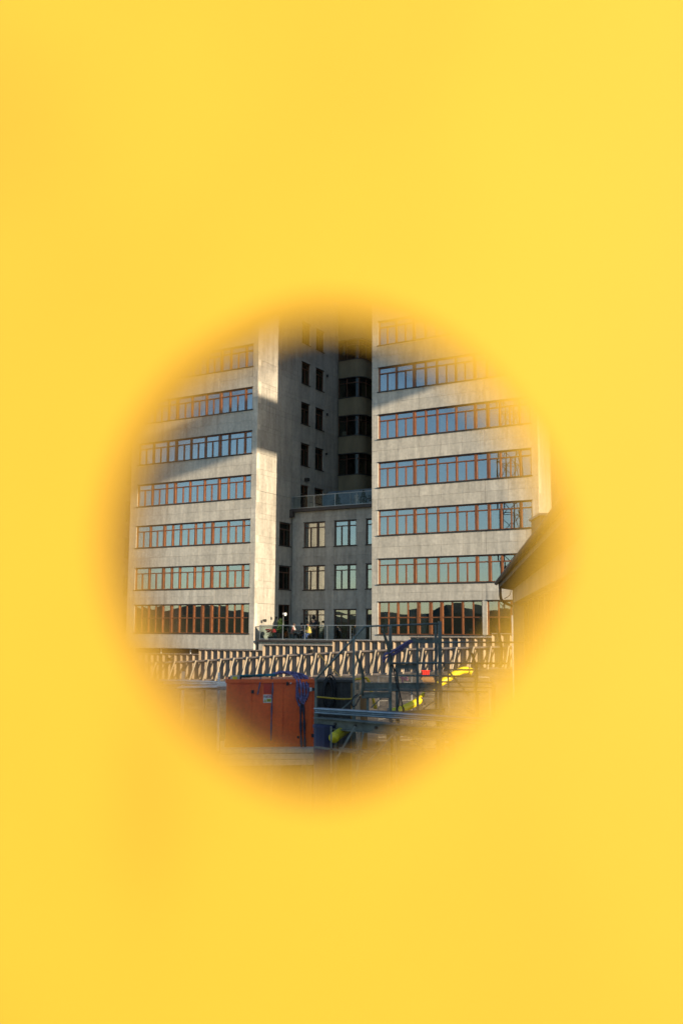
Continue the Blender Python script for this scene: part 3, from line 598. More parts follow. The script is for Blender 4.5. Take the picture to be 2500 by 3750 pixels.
    if hair_m:
        mb = MB().blob(H + Vector((0, -.025, .035)), (.1 + hair_r, .11 + hair_r, .1 + hair_r), 10, 7, .06 if hair_r else .02)
        o = mb.build('hair', hair_m, t, True); o.matrix_basis = MW; WM[o.name] = MW.copy()
    def local(nm, mb, m):
        o = mb.build(nm, m, t, True); o.matrix_basis = MW
    fy = H.y + .085
    local('nose', MB().blob((0, fy + .005, H.z - .045), (.012, .018, .02), 6, 5), skin_m)
    local('eye', MB().blob((-.032, fy - .01, H.z - .02), .01, 6, 5), M['hair']); local('eye', MB().blob((.032, fy - .01, H.z - .02), .01, 6, 5), M['hair'])
    local('mouth', MB().box((0, fy - .006, H.z - .085), (.045, .01, .01)), M['cloth_pink'])
    if extra: extra(t, MW, J, local)
    return t
def scarf(m):
    def fn(t, MW, J, local):
        N = Vector(J['nec'])
        local('scarf', MB().tube(smoothpath([N + Vector((-.1, .05, 0)), N + Vector((0, -.1, .05)), N + Vector((.12, .04, .0)), N + Vector((.16, .12, -.2)), N + Vector((.15, .12, -.42))], 4), .055, 8), m)
    return fn
def shawl(t, MW, J, local):
    N = Vector(J['nec']); v, f = [], []
    n, k = 14, 5
    for j in range(k):
        for i in range(n):
            a = math.pi * (.02 + 1.96 * i / (n - 1)) + math.pi / 2; s = j / (k - 1); rr = .09 + .2 * s + .015 * math.sin(i * 2.4) * s
            v.append((N.x + rr * 1.15 * math.cos(a), N.y + rr * .85 * math.sin(a) - .02, N.z + .03 - .48 * s ** 1.3))
            if j and i: f.append(((j - 1) * n + i - 1, (j - 1) * n + i, j * n + i, j * n + i - 1))
    mb = MB().add(v, f); local('shawl', mb, M['cloth_yellow'])
    for q in range(7):
        a = -.24 + .08 * q; local('skirt_fold', MB().tube([(a, .1, .58), (a * 1.15, .3, .5), (a * 1.25, .33, .08)], [.05, .06, .07], 6), M['cloth_white'] if q % 2 else M['cloth_blue'])
person('person', (-40.15, 61.9, TZ - .12), -1.0, 'sit', 'person in a white scarf and pink top seated behind the terrace glass', M['skin'], M['cloth_pink'], M['cloth_dark'], M['hair'], 0, .05, scarf(M['cloth_white']))
person('person', (-39.55, 62.5, TZ - .12), 1.2, 'sit', 'person in grey leaning forward at the terrace table', M['skin'], M['cloth_grey'], M['cloth_dark'], M['hair'], 0, .1)
person('person', (-38.45, 61.7, TZ - .1), 2.4, 'sit', 'person wrapped in a yellow shawl over a striped blue and white skirt', M['skin'], M['cloth_yellow'], M['cloth_blue'], M['hair'], 0, .04, shawl)
person('person', (-39.45, 63.9, TZ), 3.3, 'stand', 'person with full dark hair standing before the lit terrace window', M['skin'], M['cloth_dark'], M['cloth_dark'], M['hair'], .07)
chair((-40.2, 61.85, TZ), 2.1, 'dark metal chair under the person in the white scarf', 'lower terrace chairs', M['dark'])
chair((-39.6, 62.5, TZ), 4.3, 'dark metal chair under the person in grey', 'lower terrace chairs', M['dark'])
chair((-38.45, 61.75, TZ), 5.5, 'dark metal chair under the person in the yellow shawl', 'lower terrace chairs', M['dark'])
table((-39.3, 61.6, TZ), .42, 'round dark table between the seated people', M['dark'])
chair((-35.6, 61.9, TZ), 2.0, 'empty metal chair on the lower terrace nearer the table', 'empty lower terrace chairs', M['dark'])
chair((-34.6, 61.6, TZ), 4.2, 'empty metal chair on the lower terrace by the tower corner', 'empty lower terrace chairs', M['steel'])
table((-35.1, 62.2, TZ), .38, 'small dark table between the empty terrace chairs', M['dark'])
shrub((-41.0, 62.4, TZ), .62, .2, 'small pot of orange flowers by the terrace door', mat('orange_flower', (.50, .17, .03), .7, .2), 'round', 90)

# neighbouring blocks beyond the towers
def block(name, x0, x1, y0, z1, label, m):
    t = thing(name, ((x0 + x1) / 2, y0, -5), label, 'building')
    box('facade', ((x0 + x1) / 2, y0 + 5, (z1 - 5) / 2), (x1 - x0, 10, z1 + 5), m, t); box('cornice', ((x0 + x1) / 2, y0 + 5, z1 + .2), (x1 - x0 + .6, 10.6, .4), m, t)
    n = int((x1 - x0) / 3)
    for k in range(n):
        for j in range(int((z1 + 1) / 3.4)):
            if x0 < -56 and k < n - 5 or x0 > -25 and k > 6: continue
            w_ = box('window', (x0 + 1.5 + 3 * k, y0 + .03, .8 + 3.4 * j), (1.3, .12, 1.9), M['wood_dark'], t); box('pane', (x0 + 1.5 + 3 * k, y0 - .04, .8 + 3.4 * j), (1.1, .02, 1.7), M['glass_dim'], w_)
block('brown_block', -125, -55.3, 66, 34, 'brown rendered block set back beyond the left end of the ribbon windowed towers', M['brick'])
block('brown_block', -19.6, 60, 74, 30, 'brown rendered block rising behind the tiled house', M['brick'])

TT = thing('office_tower', (-3.8, 60, -2), 'third stone tower wing, out of frame beyond the tiled house', 'building', 'stone office towers')
box('wall', (-3.75, 69, 14), (12.3, 18, 34), M['stone'], TT)
for a_, b_ in BANDS: box('ribbon_window', (-3.75, 60.0, (a_ + b_) / 2), (11.3, .06, b_ - a_), M['wood_dark'], TT)

# ================================================================ timber fence along the street
FN = thing('timber_fence', (-34, 54, -3), 'stepped timber fence of dark boards and sunlit battens propped by diagonal braces', 'fence')
SEG = [(-60.0, -42.66, -1.52), (-42.64, -37.26, -1.18), (-37.24, -31.83, -.79), (-31.81, -26.34, -.45), (-26.32, -20.95, -.2), (-20.93, -6.0, .02)]
PR_V = [(0, -1, 0), (1, 0, 0), (0, 0, 0), (0, -1, 1), (1, 0, 1), (0, 0, 1)]
PR_F = [(0, 1, 4, 3), (1, 2, 5, 4), (2, 0, 3, 5), (0, 2, 1), (3, 4, 5)]
for x0, x1, top in SEG:
    n = max(1, round((x1 - x0) / .546)); st = (x1 - x0) / n
    for i in range(n):
        x = x0 + st * i; zb = lerp(BASE, x) + .02 - (.25 if x < -33 else 0)
        yb = random.uniform(-.012, .012)
        box('board', (x + st / 2, 54.02 + yb, (top + zb) / 2), (st - .012, .03, top - zb), M['board'], FN)
        box('cover_strip', (x + st * .62, 53.992 + yb, (top + zb) / 2 - .02), (.05, .022, top - zb - .06), M['board'], FN)
        Mx = Matrix.Translation((x, 54.0 + yb, zb)) @ Matrix.Rotation(rad(random.uniform(-3, 3)), 4, 'Z') @ Matrix.Diagonal((.15 + random.uniform(-.015, .015), .16, top - zb - .05, 1))
        link(bpy.data.objects.new('batten', unit(M['fin'], 'prism', PR_V, PR_F)), Mx, FN)
    box('cap_rail', ((x0 + x1) / 2, 53.93, top + .01), (x1 - x0, .3, .055), M['board'], FN)
xs = [-60 + 1.7 * i for i in range(10)] + [-42.8 + 1.092 * i for i in range(22)] + [-18.5, -17, -15.5]
for a, b in zip(xs, xs[1:]): bar('rail', (a, 53.76, lerp(RAIL, a)), (b, 53.76, lerp(RAIL, b)), .05, .11, M['board'], FN)
for a, b in zip(xs, xs[1:]): bar('base_rail', (a, 53.72, lerp(BASE, a) + .1), (b, 53.72, lerp(BASE, b) + .1), .08, .12, M['board'], FN)
for x in xs:
    if -60 < x < -15: bar('brace', (x + .02, 53.71, lerp(RAIL, x) + .05), (x - .02 + random.uniform(-.05, .05), 53.12 + random.uniform(-.04, .04), lerp(BASE, x - .4) + .07), .05, .1, M['brace'], FN)
def floodlight(x, z, label):
    t = thing('site_floodlight', (x, 53.6, z), label, 'floodlight', 'floodlights on the timber fence')
    box('lamp_head', (x, 53.5, z + .05), (.34, .12, .2), M['dark'], t, Euler((.5, 0, 0)).to_matrix()); box('bracket', (x, 53.66, z - .02), (.05, .26, .05), M['dark'], t)
    box('lens', (x, 53.43, z + .03), (.28, .01, .15), M['glass'], t, Euler((.5, 0, 0)).to_matrix())
floodlight(-33.25, -1.2, 'black floodlight on the rail of the timber fence beside a yellow wire')
floodlight(-44.97, -1.92, 'black floodlight on the lowest end of the timber fence')
def gp(p): return G(*p)
tag(tube('yellow_wire', smoothpath([gp(p) for p in YWIRE], 4), .012, M['hose'], None, 6), 'thin yellow wire running down from the fence rail to the hoses', 'wire')

# ================================================================ orange cabinet
a, b, c0 = (Vector(G(*p)) for p in CAB); ztop, zbot = CAB[0][2], CAB[2][2]
a.z = b.z = zbot
ux = (b - a); LW = ux.length; ux.normalize(); uz = Vector((0, 0, 1)); uy = uz.cross(ux)           # uy points away from the viewer
RC = Matrix((ux, uy, uz)).transposed(); HC = ztop - zbot; DC = 1.25
CBT = thing('site_cabinet', (a + b) / 2 + uy * DC / 2, 'large orange steel site cabinet with seamed doors and slings on top', 'cabinet')
def Q(s, dep, h): return a + ux * s + uy * dep + uz * h
box('body', Q(LW / 2, DC / 2 + .02, HC / 2), (LW - .02, DC, HC), M['orange'], CBT, RC)
pw = [LW * (924 - 830) / 322., LW * (1037 - 830) / 322., LW * (1145 - 830) / 322.]
for s0, s1 in ((0, pw[0]), (pw[0], pw[1]), (pw[1], pw[2])):
    box('door', Q((s0 + s1) / 2, .005, HC / 2 - .05), (s1 - s0 - .018, .03, HC - .16), M['orange'], CBT, RC)
box('corner_post', Q((pw[2] + LW) / 2, .0, HC / 2), (LW - pw[2] - .015, .05, HC - .02), M['orange'], CBT, RC)
box('roof_rim', Q(LW / 2, DC / 2, HC - .03), (LW + .05, DC + .1, .1), M['orange'], CBT, RC)
box('base_frame', Q(LW / 2, DC / 2, .04), (LW + .02, DC + .04, .08), M['orange'], CBT, RC)
def onc(p, dep=-.03):
    s = (G(*p) - a).dot(ux); return a + ux * s + uy * dep + uz * (p[2] - zbot)
K = CABPTS
for k, sz, m_ in (('h1', (.075, .05, .09), 'black'), ('h2', (.055, .05, .1), 'black'), ('h3', (.03, .03, .04), 'white'), ('hinge', (.075, .03, .1), 'white'), ('latch', (.13, .06, .08), 'black'), ('l2', (.05, .04, .06), 'black'), ('l3', (.12, .06, .09), 'black')):
    box({'h1': 'handle', 'h2': 'lock', 'h3': 'lock_cylinder', 'hinge': 'hinge', 'latch': 'latch', 'l2': 'lock', 'l3': 'latch'}[k], onc(K[k], -.035), sz, M[m_], CBT, RC)
def plate(name, p, q, m_, dep, parent):
    A, B = onc(p, dep), onc(q, dep); return box(name, (A + B) / 2, (abs((B - A).dot(ux)), .008, abs(A.z - B.z)), m_, parent, RC)
plate('red_label', K['red_tl'], K['red_br'], M['red'], -.016, CBT)
sg = plate('warning_sign', K['sign_tl'], K['sign_br'], M['signwhite'], -.018, CBT)
A, B = onc(K['sign_tl'], -.025), onc(K['sign_br'], -.025); sw = (B - A).dot(ux); sh = A.z - B.z
def sp(u, v_, d=0): return A + ux * sw * u - uz * sh * v_ - uy * d
box('red_field', sp(.67, .25), (sw * .56, .006, sh * .34), M['signred'], sg, RC)
for i in range(2): box('text_line', sp(.67, .19 + .13 * i, .005), (sw * (.3 if i == 0 else .44), .004, sh * .06), M['signwhite'], sg, RC)
box('yellow_field', sp(.67, .7), (sw * .56, .006, sh * .38), M['signyellow'], sg, RC)
for i in range(2): box('text_line', sp(.67, .63 + .15 * i, .005), (sw * (.46 if i == 0 else .36), .004, sh * .07), M['black'], sg, RC)
ring = [sp(.2, .26) + (ux * math.cos(i * math.pi / 8) + uz * math.sin(i * math.pi / 8)) * sw * .13 for i in range(16)]
MB().tube(ring, .006, 5, True).build('prohibition_ring', M['black'], sg)
bar('prohibition_bar', sp(.12, .18), sp(.28, .34), .008, .008, M['black'], sg)
p0, p1, p2 = sp(.2, .52), sp(.06, .88), sp(.34, .88)
mesh('warning_triangle', [p0, p1, p2, p0 - uy * .006, p1 - uy * .006, p2 - uy * .006], [(0, 1, 2), (3, 4, 5), (0, 1, 4, 3), (1, 2, 5, 4), (2, 0, 3, 5)], M['signyellow'], sg)
MB().tube([p0 - uy * .006, p1 - uy * .006, p2 - uy * .006], .006, 5, True).build('triangle_border', M['black'], sg)
t = thing('beacon_box', Q(.21, .1, HC + .02), 'pale yellow lamp box lying on the orange cabinet roof', 'box')
box('casing', Q(.22, .1, HC + .06), (.26, .18, .1), M['gutter'], t, RC); box('yellow_lens', Q(.22, 0, HC + .055), (.12, .03, .07), M['duct'], t, RC)
for s in (.07, .38): box('end_cap', Q(s, .1, HC + .05), (.05, .15, .07), M['black'], t, RC)
def sling_thing(name, label, cat, paths, m_, r_, lift=.03, flat=None):
    t = thing(name, G(*paths[0][0]), label, cat)
    for p in paths:
        pts = []
        for k, q in enumerate(p):
            v_ = onc(q, -.05); on_top = v_.z > ztop - .05
            if on_top: v_ = v_ + uy * random.uniform(.08, .3); v_.z = max(v_.z, ztop + .02 + lift * random.random() * 2)
            else: v_ = v_ - uy * random.uniform(.0, .06)
            pts.append(v_)
        pts = smoothpath(pts, 6); tube('strand', pts, [r_ * (1 + .25 * math.sin(i * 1.1 + len(p))) for i in range(len(pts))], m_, t, 6)
    return t
sling_thing('lifting_slings', 'heap of purple lifting slings draped over the orange cabinet corner', 'slings', SLINGS + SLINGS[:3], M['purple'], .032)
sling_thing('sling_tails', 'dark sling ends hanging down the orange cabinet front', 'slings', SLINGTAILS, mat('dark_sling', (.06, .055, .085), .85, .3, (9, 9, 30), .1, .4), .03)
sling_thing('rope_bundle', 'teal rope bundle lying along the orange cabinet roof', 'rope', TEAL + TEAL, M['teal'], .02)
sling_thing('hanging_rope', 'short blue rope end hanging left of the warning sign', 'rope', CABROPES[:1], M['blue_rope'], .016)
sling_thing('hanging_rope', 'long blue rope hanging past the warning sign', 'rope', CABROPES[1:], M['blue_rope'], .018)
# timber plinth under the cabinet
t = thing('timber_plinth', Q(LW / 2, DC / 2, -2.05), 'pale timber platform under the orange cabinet', 'platform')
for i in range(5): box('plank', Q(LW / 2, -.25 + .4 * i, -.06), (LW + .25, .385, .11), M['plank'], t, RC)
for k in range(2): box('side_board', Q(LW / 2, -.47 - .012 * k, -.2 - .15 * k), (LW + .3, .05, .135), M['plank'], t, RC)
for s in (.15, LW / 2, LW - .15):
    for d_ in (-.3, 1.3): box('leg', Q(s, d_, -1.2), (.14, .14, 2.05), M['brace'], t, RC)
lp = [G(*p) for p in LEAN]; lp[1].z = -5.2; lp[0] = Q(LW + .02, -.5, -.08); lp[1] = lp[0] + ux * .55 - uy * .5; lp[1].z = -5.2
tag(bar('leaning_plank', lp[0], lp[1], .14, .05, M['plank']), 'pale plank leaning against the platform below the cabinet', 'plank')

# ================================================================ steel rack
RK = thing('steel_rack', G(1.4, 24.6, -5.2), 'grey green steel rack with tube rails, posts and curved cradle horns', 'rack')
for pts, r_ in RACK_TUBES: tube('rail', [gp(p) for p in pts], r_, M['rack'], RK)
for p, q, wd in RACK_POSTS:
    A, B = gp(p), gp(q)
    RZ = Matrix.Rotation(YAW, 3, 'Z')
    box('post', (A + B) / 2, (wd, wd, (A - B).length), M['rack'], RK, RZ)
for p, q, h, th in RACK_BEAMS:
    A, B = gp(p), gp(q); o = bar('beam', A, B, th * .5, h - .03, M['rack'], RK)
    bar('flange', A + uz * (h / 2), B + uz * (h / 2), th, .018, M['rack'], o); bar('flange', A - uz * (h / 2), B - uz * (h / 2), th, .018, M['rack'], o)
for p, q, wd in RACK_BRACES: bar('diagonal_brace', gp(p), gp(q), wd, wd * .7, M['rack'], RK)
for h in HORNS:
    pts = smoothpath([gp(p) for p in h], 5); tube('cradle_horn', pts, [.026 + .016 * min(1, i / 12) for i in range(len(pts))], M['horn'], RK, 8)
for r_, d_, z in ((.33, 24, -1.9), (1.25, 24, -2.1), (2.49, 24, -1.9), (1.5, 25.6, -2.2), (2.54, 25.6, -2.0), (-.6, 24, -1.9), (3.34, 24, -1.4), (4.0, 25.6, -1.3)):
    box('leg', G(r_, d_, (z - 5.2) / 2), (.09, .09, z + 5.2), M['rack'], RK, Matrix.Rotation(YAW, 3, 'Z'))
for r_ in (-.6, .33, 1.25, 1.92, 2.49, 3.34): bar('cross_beam', G(r_, 23.95, -1.98), G(r_, 25.7, -1.98), .06, .08, M['rack'], RK)
t = thing('rack_sling', G(*STRAP[0]), 'purple sling tied over the steel rack beam', 'slings')
for k in range(4):
    o_ = Vector((random.uniform(-.03, .03), random.uniform(-.03, .03), random.uniform(-.045, .03)))
    tube('strand', smoothpath([gp(p) + o_ * (1 + .3 * i) for i, p in enumerate(STRAP)], 5), .024, M['purple'], t, 6)
t = thing('black_hoses', G(*HOSES[0][0]), 'black hydraulic hoses hanging off the steel rack', 'hoses')
for h in HOSES: tube('hose', smoothpath([gp(p) for p in h], 5), .014, M['black'], t, 6)

# zinc tubes and the beam below
BD = thing('tube_bundle', G(*BUNDLE[0]), 'bundle of long zinc tubes lying on the grey beam', 'tubes')
A, B = G(*BUNDLE[0]), G(*BUNDLE[1])
ax_ = (B - A).normalized(); sd = uz.cross(ax_).normalized()
for k in range(14):
    row, c_ = divmod(k, 5); off = sd * (.052 * (c_ - 2) + .026 * (row % 2)) + uz * (.045 * row + random.uniform(-.004, .004)); e_ = random.uniform(-.4, .4)
    tube('zinc_tube', [A + off + ax_ * (.03 + .05 * random.random()), B + off + ax_ * e_], .0235, M['tubes'], BD, 8)
IB = thing('steel_beam', G(*IBEAM[0]), 'grey green steel beam with bolts carrying the zinc tubes', 'beam')
A, B = G(*IBEAM[0]), G(*IBEAM[1]); B = B + (B - A) * .6; ax_ = (B - A).normalized(); sd = uz.cross(ax_).normalized()
bar('web', A, B, .05, .2, M['beam'], IB); bar('top_flange', A + uz * .11, B + uz * .11, .3, .025, M['beam'], IB); bar('bottom_flange', A - uz * .11, B - uz * .11, .3, .025, M['beam'], IB)
for k in range(7): MB().tube([A + ax_ * (.6 + .62 * k) - sd * .02, A + ax_ * (.6 + .62 * k) - sd * .06], .035, 6).build('bolt', M['dark'], IB)
TR = thing('trestle', G(.6, 19.5, -5.2), 'thin steel trestle legs under the grey beam', 'trestle')
for p, q in TREST:
    A, B = gp(p), gp(q); bar('strut', A, B, .05, .035, M['rack'], TR)
for s in (.6, 2.2, 3.9):
    c_ = G(*IBEAM[0]) + ax_ * s; c_.z = -3.7; box('leg', c_, (.1, .1, 2.95), M['beam'], TR)

# ================================================================ things between rack and fence
def duct(name, pts, r_, label):
    t = thing(name, pts[0], label, 'pipe'); P = smoothpath(pts, 6); tube('pipe', P, r_, M['duct'], t, 16)
    for i in range(6, len(P) - 3, 12):
        d_ = (P[i + 1] - P[i - 1]).normalized(); MB().tube([P[i] - d_ * .03, P[i] + d_ * .03], r_ * 1.03, 16).build('joint_ring', M['black'] if i % 24 == 6 else M['duct'], t)
    return t
duct('yellow_pipe', [gp(p) for p in DUCT], .17, 'thick yellow pipe bending down behind the steel rack')
duct('yellow_pipe', [gp(p) for p in DUCT2], .12, 'short yellow pipe below the grey beam')
for h, lb in zip(YHOSE, ('yellow hose arching over the timber uprights', 'second yellow hose beside the arching one', 'straight yellow hose across the dark tank')):
    tag(tube('yellow_hose', smoothpath([gp(p) for p in h], 6), .045 if h is not YHOSE[2] else .028, M['hose'], None, 8), lb, 'hose')
TK = thing('dark_tank', G(TANK[2][0], 33.6, -5.2), 'dark ribbed steel container beside the orange cabinet', 'container')
l_, r_ = TANK[0][0] - 1.2, TANK[1][0]; RZ = Matrix.Rotation(YAW, 3, 'Z'); zt = TANK[0][2]
box('shell', G((l_ + r_) / 2, 34, (zt - 5.2) / 2), (r_ - l_, 1.6, zt + 5.2), M['tank'], TK, RZ)
for k in range(9): box('rib', G(l_ + .12 + (r_ - l_ - .24) * k / 8, 33.17, (zt - 5.2) / 2), (.07, .08, zt + 5.1), M['tank'], TK, RZ)
box('lid', G((l_ + r_) / 2, 34, zt + .03), (r_ - l_ + .1, 1.75, .08), M['tank'], TK, RZ)
box('door_post', G(r_ - .04, 33.1, (zt - 5.2) / 2), (.07, .1, zt + 5.1), M['ply'], TK, RZ)
CO = thing('cable_coil', G(*COIL[0]), 'black cable coil hanging on the dark container', 'cable')
for k in range(9):
    c_ = G(COIL[0][0] + random.uniform(-.05, .05), 32.95 + .015 * k, COIL[0][2] + random.uniform(-.06, .06)); rx, rz = .14 + .012 * k, .42 + .02 * k
    MB().tube([c_ + Vector((CY, SY, 0)) * rx * math.cos(i * .3142) + uz * rz * math.sin(i * .3142) for i in range(20)], .02, 5, True).build('loop', M['black'], CO, True)
bar('hook', G(COIL[0][0], 32.9, COIL[0][2] + .5), G(COIL[0][0], 33.2, COIL[0][2] + .55), .04, .04, M['dark'], CO)
t = thing('red_crate', G(RED[0][0] + .18, 45, RED[1][2]), 'bright red plastic crate with ribs on a timber stack', 'crate')
l_, r_, zt, zb = RED[0][0], RED[1][0], RED[0][2], RED[1][2] - .03
for sgn in (0, 1):
    box('long_wall', G((l_ + r_) / 2, 45 + .26 * sgn, (zt + zb) / 2), (r_ - l_ - .04, .025, zt - zb), M['plastic_red'], t, RZ)
    box('short_wall', G(l_ + .02 + (r_ - l_ - .04) * sgn, 45.13, (zt + zb) / 2), (.025, .26, zt - zb), M['plastic_red'], t, RZ)
box('floor', G((l_ + r_) / 2, 45.13, zb + .015), (r_ - l_ - .05, .25, .02), M['plastic_red'], t, RZ)
box('rim', G((l_ + r_) / 2, 44.975, zt), (r_ - l_ + .04, .06, .04), M['plastic_red'], t, RZ)
for k in range(4): box('rib', G(l_ + .05 + (r_ - l_ - .1) * k / 3, 44.98, (zt + zb) / 2), (.025, .03, zt - zb), M['plastic_red'], t, RZ)
t = thing('timber_stack', G(STACK[0][0] + .2, 45.2, -5.2), 'stack of brown timber offcuts under the red crate', 'timber')
z = -5.18; k = 0
while z < zb - .09:
    box('timber', G(STACK[0][0] + .2 + random.uniform(-.1, .1), 45.15 + random.uniform(-.05, .05), z + .04), (random.uniform(.45, .6), .3, .085), M['ply'] if z > zb - .45 else M['tank'], t, Matrix.Rotation(YAW + random.uniform(-.15, .15), 3, 'Z')); z += .088; k += 1  # lower pieces coloured dark to stand for the darkness below the beam
t = thing('pink_straps', G(*PINK[0][0]), 'knotted pink straps hung on the mesh fence', 'straps')
for h in PINK: tube('strap', smoothpath([gp(p) for p in h], 4), .04, M['pink'], t, 6)
for k, ((p, q), lb) in enumerate(zip(MESH, ('wire mesh panel with pink straps beside the timber uprights', 'wire mesh panel behind the yellow pipe bend', 'wire mesh panel running on towards the tiled house'))):
    A, B = gp(p), gp(q); zt = max(A.z, B.z); A.z = B.z = -5.15; L_ = (B - A).length; d_ = (B - A).normalized()
    t = thing('mesh_fence_panel', (A + B) / 2, lb, 'fence panel', 'wire mesh fence panels')
    H_ = zt + 5.15; mb = MB()
    for i in range(1, int(L_ / .075)): mb.bar(A + d_ * .075 * i + uz * .1, A + d_ * .075 * i + uz * (H_ - .03), .007)
    for j in range(1, 11): mb.bar(A + uz * H_ * j / 11, B + uz * H_ * j / 11, .008)
    tag(mb.build('wire_mesh', M['wire'], t), kind='stuff')
    for P in (A, B): tube('post', [P, P + uz * H_], .02, M['wire'], t)
    tube('top_tube', [A + uz * H_, B + uz * H_], .018, M['wire'], t); tube('bottom_tube', [A + uz * .12, B + uz * .12], .018, M['wire'], t)
    for P in (A, B): box('foot', P + Vector((0, 0, .03)), (.22, .6, .13), M['pot'], t, RZ)
for (p, q), lb in zip(TIMB, ('sunlit timber upright below the yellow hose arch', 'thin leaning timber beside the brown plywood', 'pale timber upright touching the plywood sheet', 'short pale timber by the dark container')):
    A, B = gp(p), gp(q); B.z = -5.2
    tag(bar('timber_upright', A, B, .09, .07, M['fin']), lb, 'timber', 'loose timber uprights')
p, q = gp(PLY[0]), gp(PLY[1]); tag(box('plywood_sheet', ((p.x + q.x) / 2, (p.y + q.y) / 2, (p.z - 5.2) / 2), ((q - p).xy.length, .03, p.z + 5.2), M['ply'], None, RZ), 'brown plywood sheet standing on edge', 'plywood')
p, q = gp(PLYB[0]), gp(PLYB[1]); tag(box('wooden_board', (p + q) / 2, ((q - p).xy.length, .05, p.z - q.z), M['brace'], None, RZ), 'pale wooden panel fixed to the timber uprights', 'panel')
t = thing('blue_bin', G(BIN[0][0] + .13, 23.2, -5.2), 'dark blue plastic bin under the grey beam', 'bin')
p = BIN[0]; A = G(p[0] + .14, 23.2, -5.2); B = Vector((A.x, A.y, p[2]))
MB().tube([A, B], [.2, .26], 14).build('drum', M['blue'], t); MB().tube([B - uz * .04, B + uz * .02], .28, 14).build('rim', M['blue'], t)
# white guard rail left of the cabinet
t = thing('white_guard_rail', G(LRAIL[0][0][0] + 1.5, 44, -5.2), 'white tubular guard rail in front of the timber fence', 'guard rail')
for h in LRAIL: tube('rail', [gp(p) for p in h], .05, M['white'], t)
for p, q in LPOST:
    A, B = gp(p), gp(q); bar('post', A, Vector((B.x, B.y, -5.2)), .13, .09, M['white'], t)
bar('base_beam', gp(LBEAM[0]), gp(LBEAM[1]), .2, .14, M['white'], t)
A, B = gp(LSHEET[0]), gp(LSHEET[1])
tag(bar('pale_sheet', A, B, .9, .05, M['white']), 'pale sheet lying flat below the white guard rail', 'sheet')
t = thing('scaffold_deck', G(-6.0, 42.5, -5.2), 'dark plank deck below the white guard rail', 'scaffold')
for k in range(6): bar('plank', G(-9.8, 41.6 + .3 * k, A.z - .06), G(-4.2, 41.6 + .3 * k, A.z - .06), .28, .06, M['board'], t)
for x in (-9.5, -7.6, -5.8, -4.4): bar('leg', G(x, 41.7, -5.2), G(x, 41.7, A.z - .09), .08, .08, M['board'], t)

# ================================================================ tiled house on the right
HZ = thing('tiled_house', G(7, 26, -5.2), 'low house with a clay tiled roof, dark soffit and grey downpipe', 'house')
WA = G(6.23, 35.1, 0); WB = G(3.28, 10.0, 0); hd = (WB - WA); HL = hd.length; hd.normalize(); hr = hd.cross(uz) * -1       # hr points away from the site
if hr.dot(Vector((CY, SY, 0))) < 0: hr = -hr
def HP(s, b_, z): return Vector((WA.x, WA.y, 0)) + hd * s + hr * b_ + uz * z
RH = Matrix((hd, hr, hd.cross(hr))).transposed()
HD = 7.6
box('upper_wall', HP(HL / 2, .15, 1.38), (HL, .3, .52), M['render'], HZ, RH)
box('end_wall', HP(.15, HD / 2, -1.6), (.3, HD, 7.4), M['render'], HZ, RH); box('rear_wall', HP(HL / 2, HD - .15, -1.6), (HL, .3, 7.4), M['render'], HZ, RH)
box('lower_wall', HP(HL / 2, .45, -3.2), (HL, .3, 4.2), M['soffit'], HZ, RH)
box('room_back', HP(HL / 2, 2.6, -1), (HL - 1, .1, 4.5), M['room_dark'], HZ, RH)
n = 13
for k in range(n + 1): box('window_post', HP(.1 + (HL - .2) * k / n, .32, 0), (.12, .14, 2.3), M['wood_dark'], HZ, RH)
for k in range(n): box('window_pane', HP(.1 + (HL - .2) * (k + .5) / n, .36, 0), ((HL - .2) / n - .13, .02, 2.26), M['glass'], HZ, RH)
box('window_head', HP(HL / 2, .3, 1.1), (HL, .2, .08), M['wood_dark'], HZ, RH)
ZE, SLP = 1.98, math.tan(rad(27)); RD = 3.9
mesh('soffit', [HP(-.3, -.46, 1.68), HP(HL + .3, -.46, 1.68), HP(HL + .3, .05, 1.6), HP(-.3, .05, 1.6)], [(0, 1, 2, 3)], M['soffit'], HZ)
box('fascia', HP(HL / 2, -.47, 1.79), (HL + .6, .03, .24), M['soffit'], HZ, RH)
mesh('gable_wall', [HP(.02, 0, 1.6), HP(.02, HD, 1.6), HP(.02, HD / 2, 1.6 + HD / 2 * SLP)], [(0, 1, 2)], M['render'], HZ)
rf = mesh('roof', [HP(-.35, -.42, ZE - .06), HP(HL + .35, -.42, ZE - .06), HP(HL + .35, RD, ZE - .06 + (RD + .42) * SLP), HP(-.35, RD, ZE - .06 + (RD + .42) * SLP), HP(-.35, HD + .4, ZE - .2), HP(HL + .35, HD + .4, ZE - .2)],
          [(0, 1, 2, 3), (3, 2, 5, 4)], M['roof'], HZ)
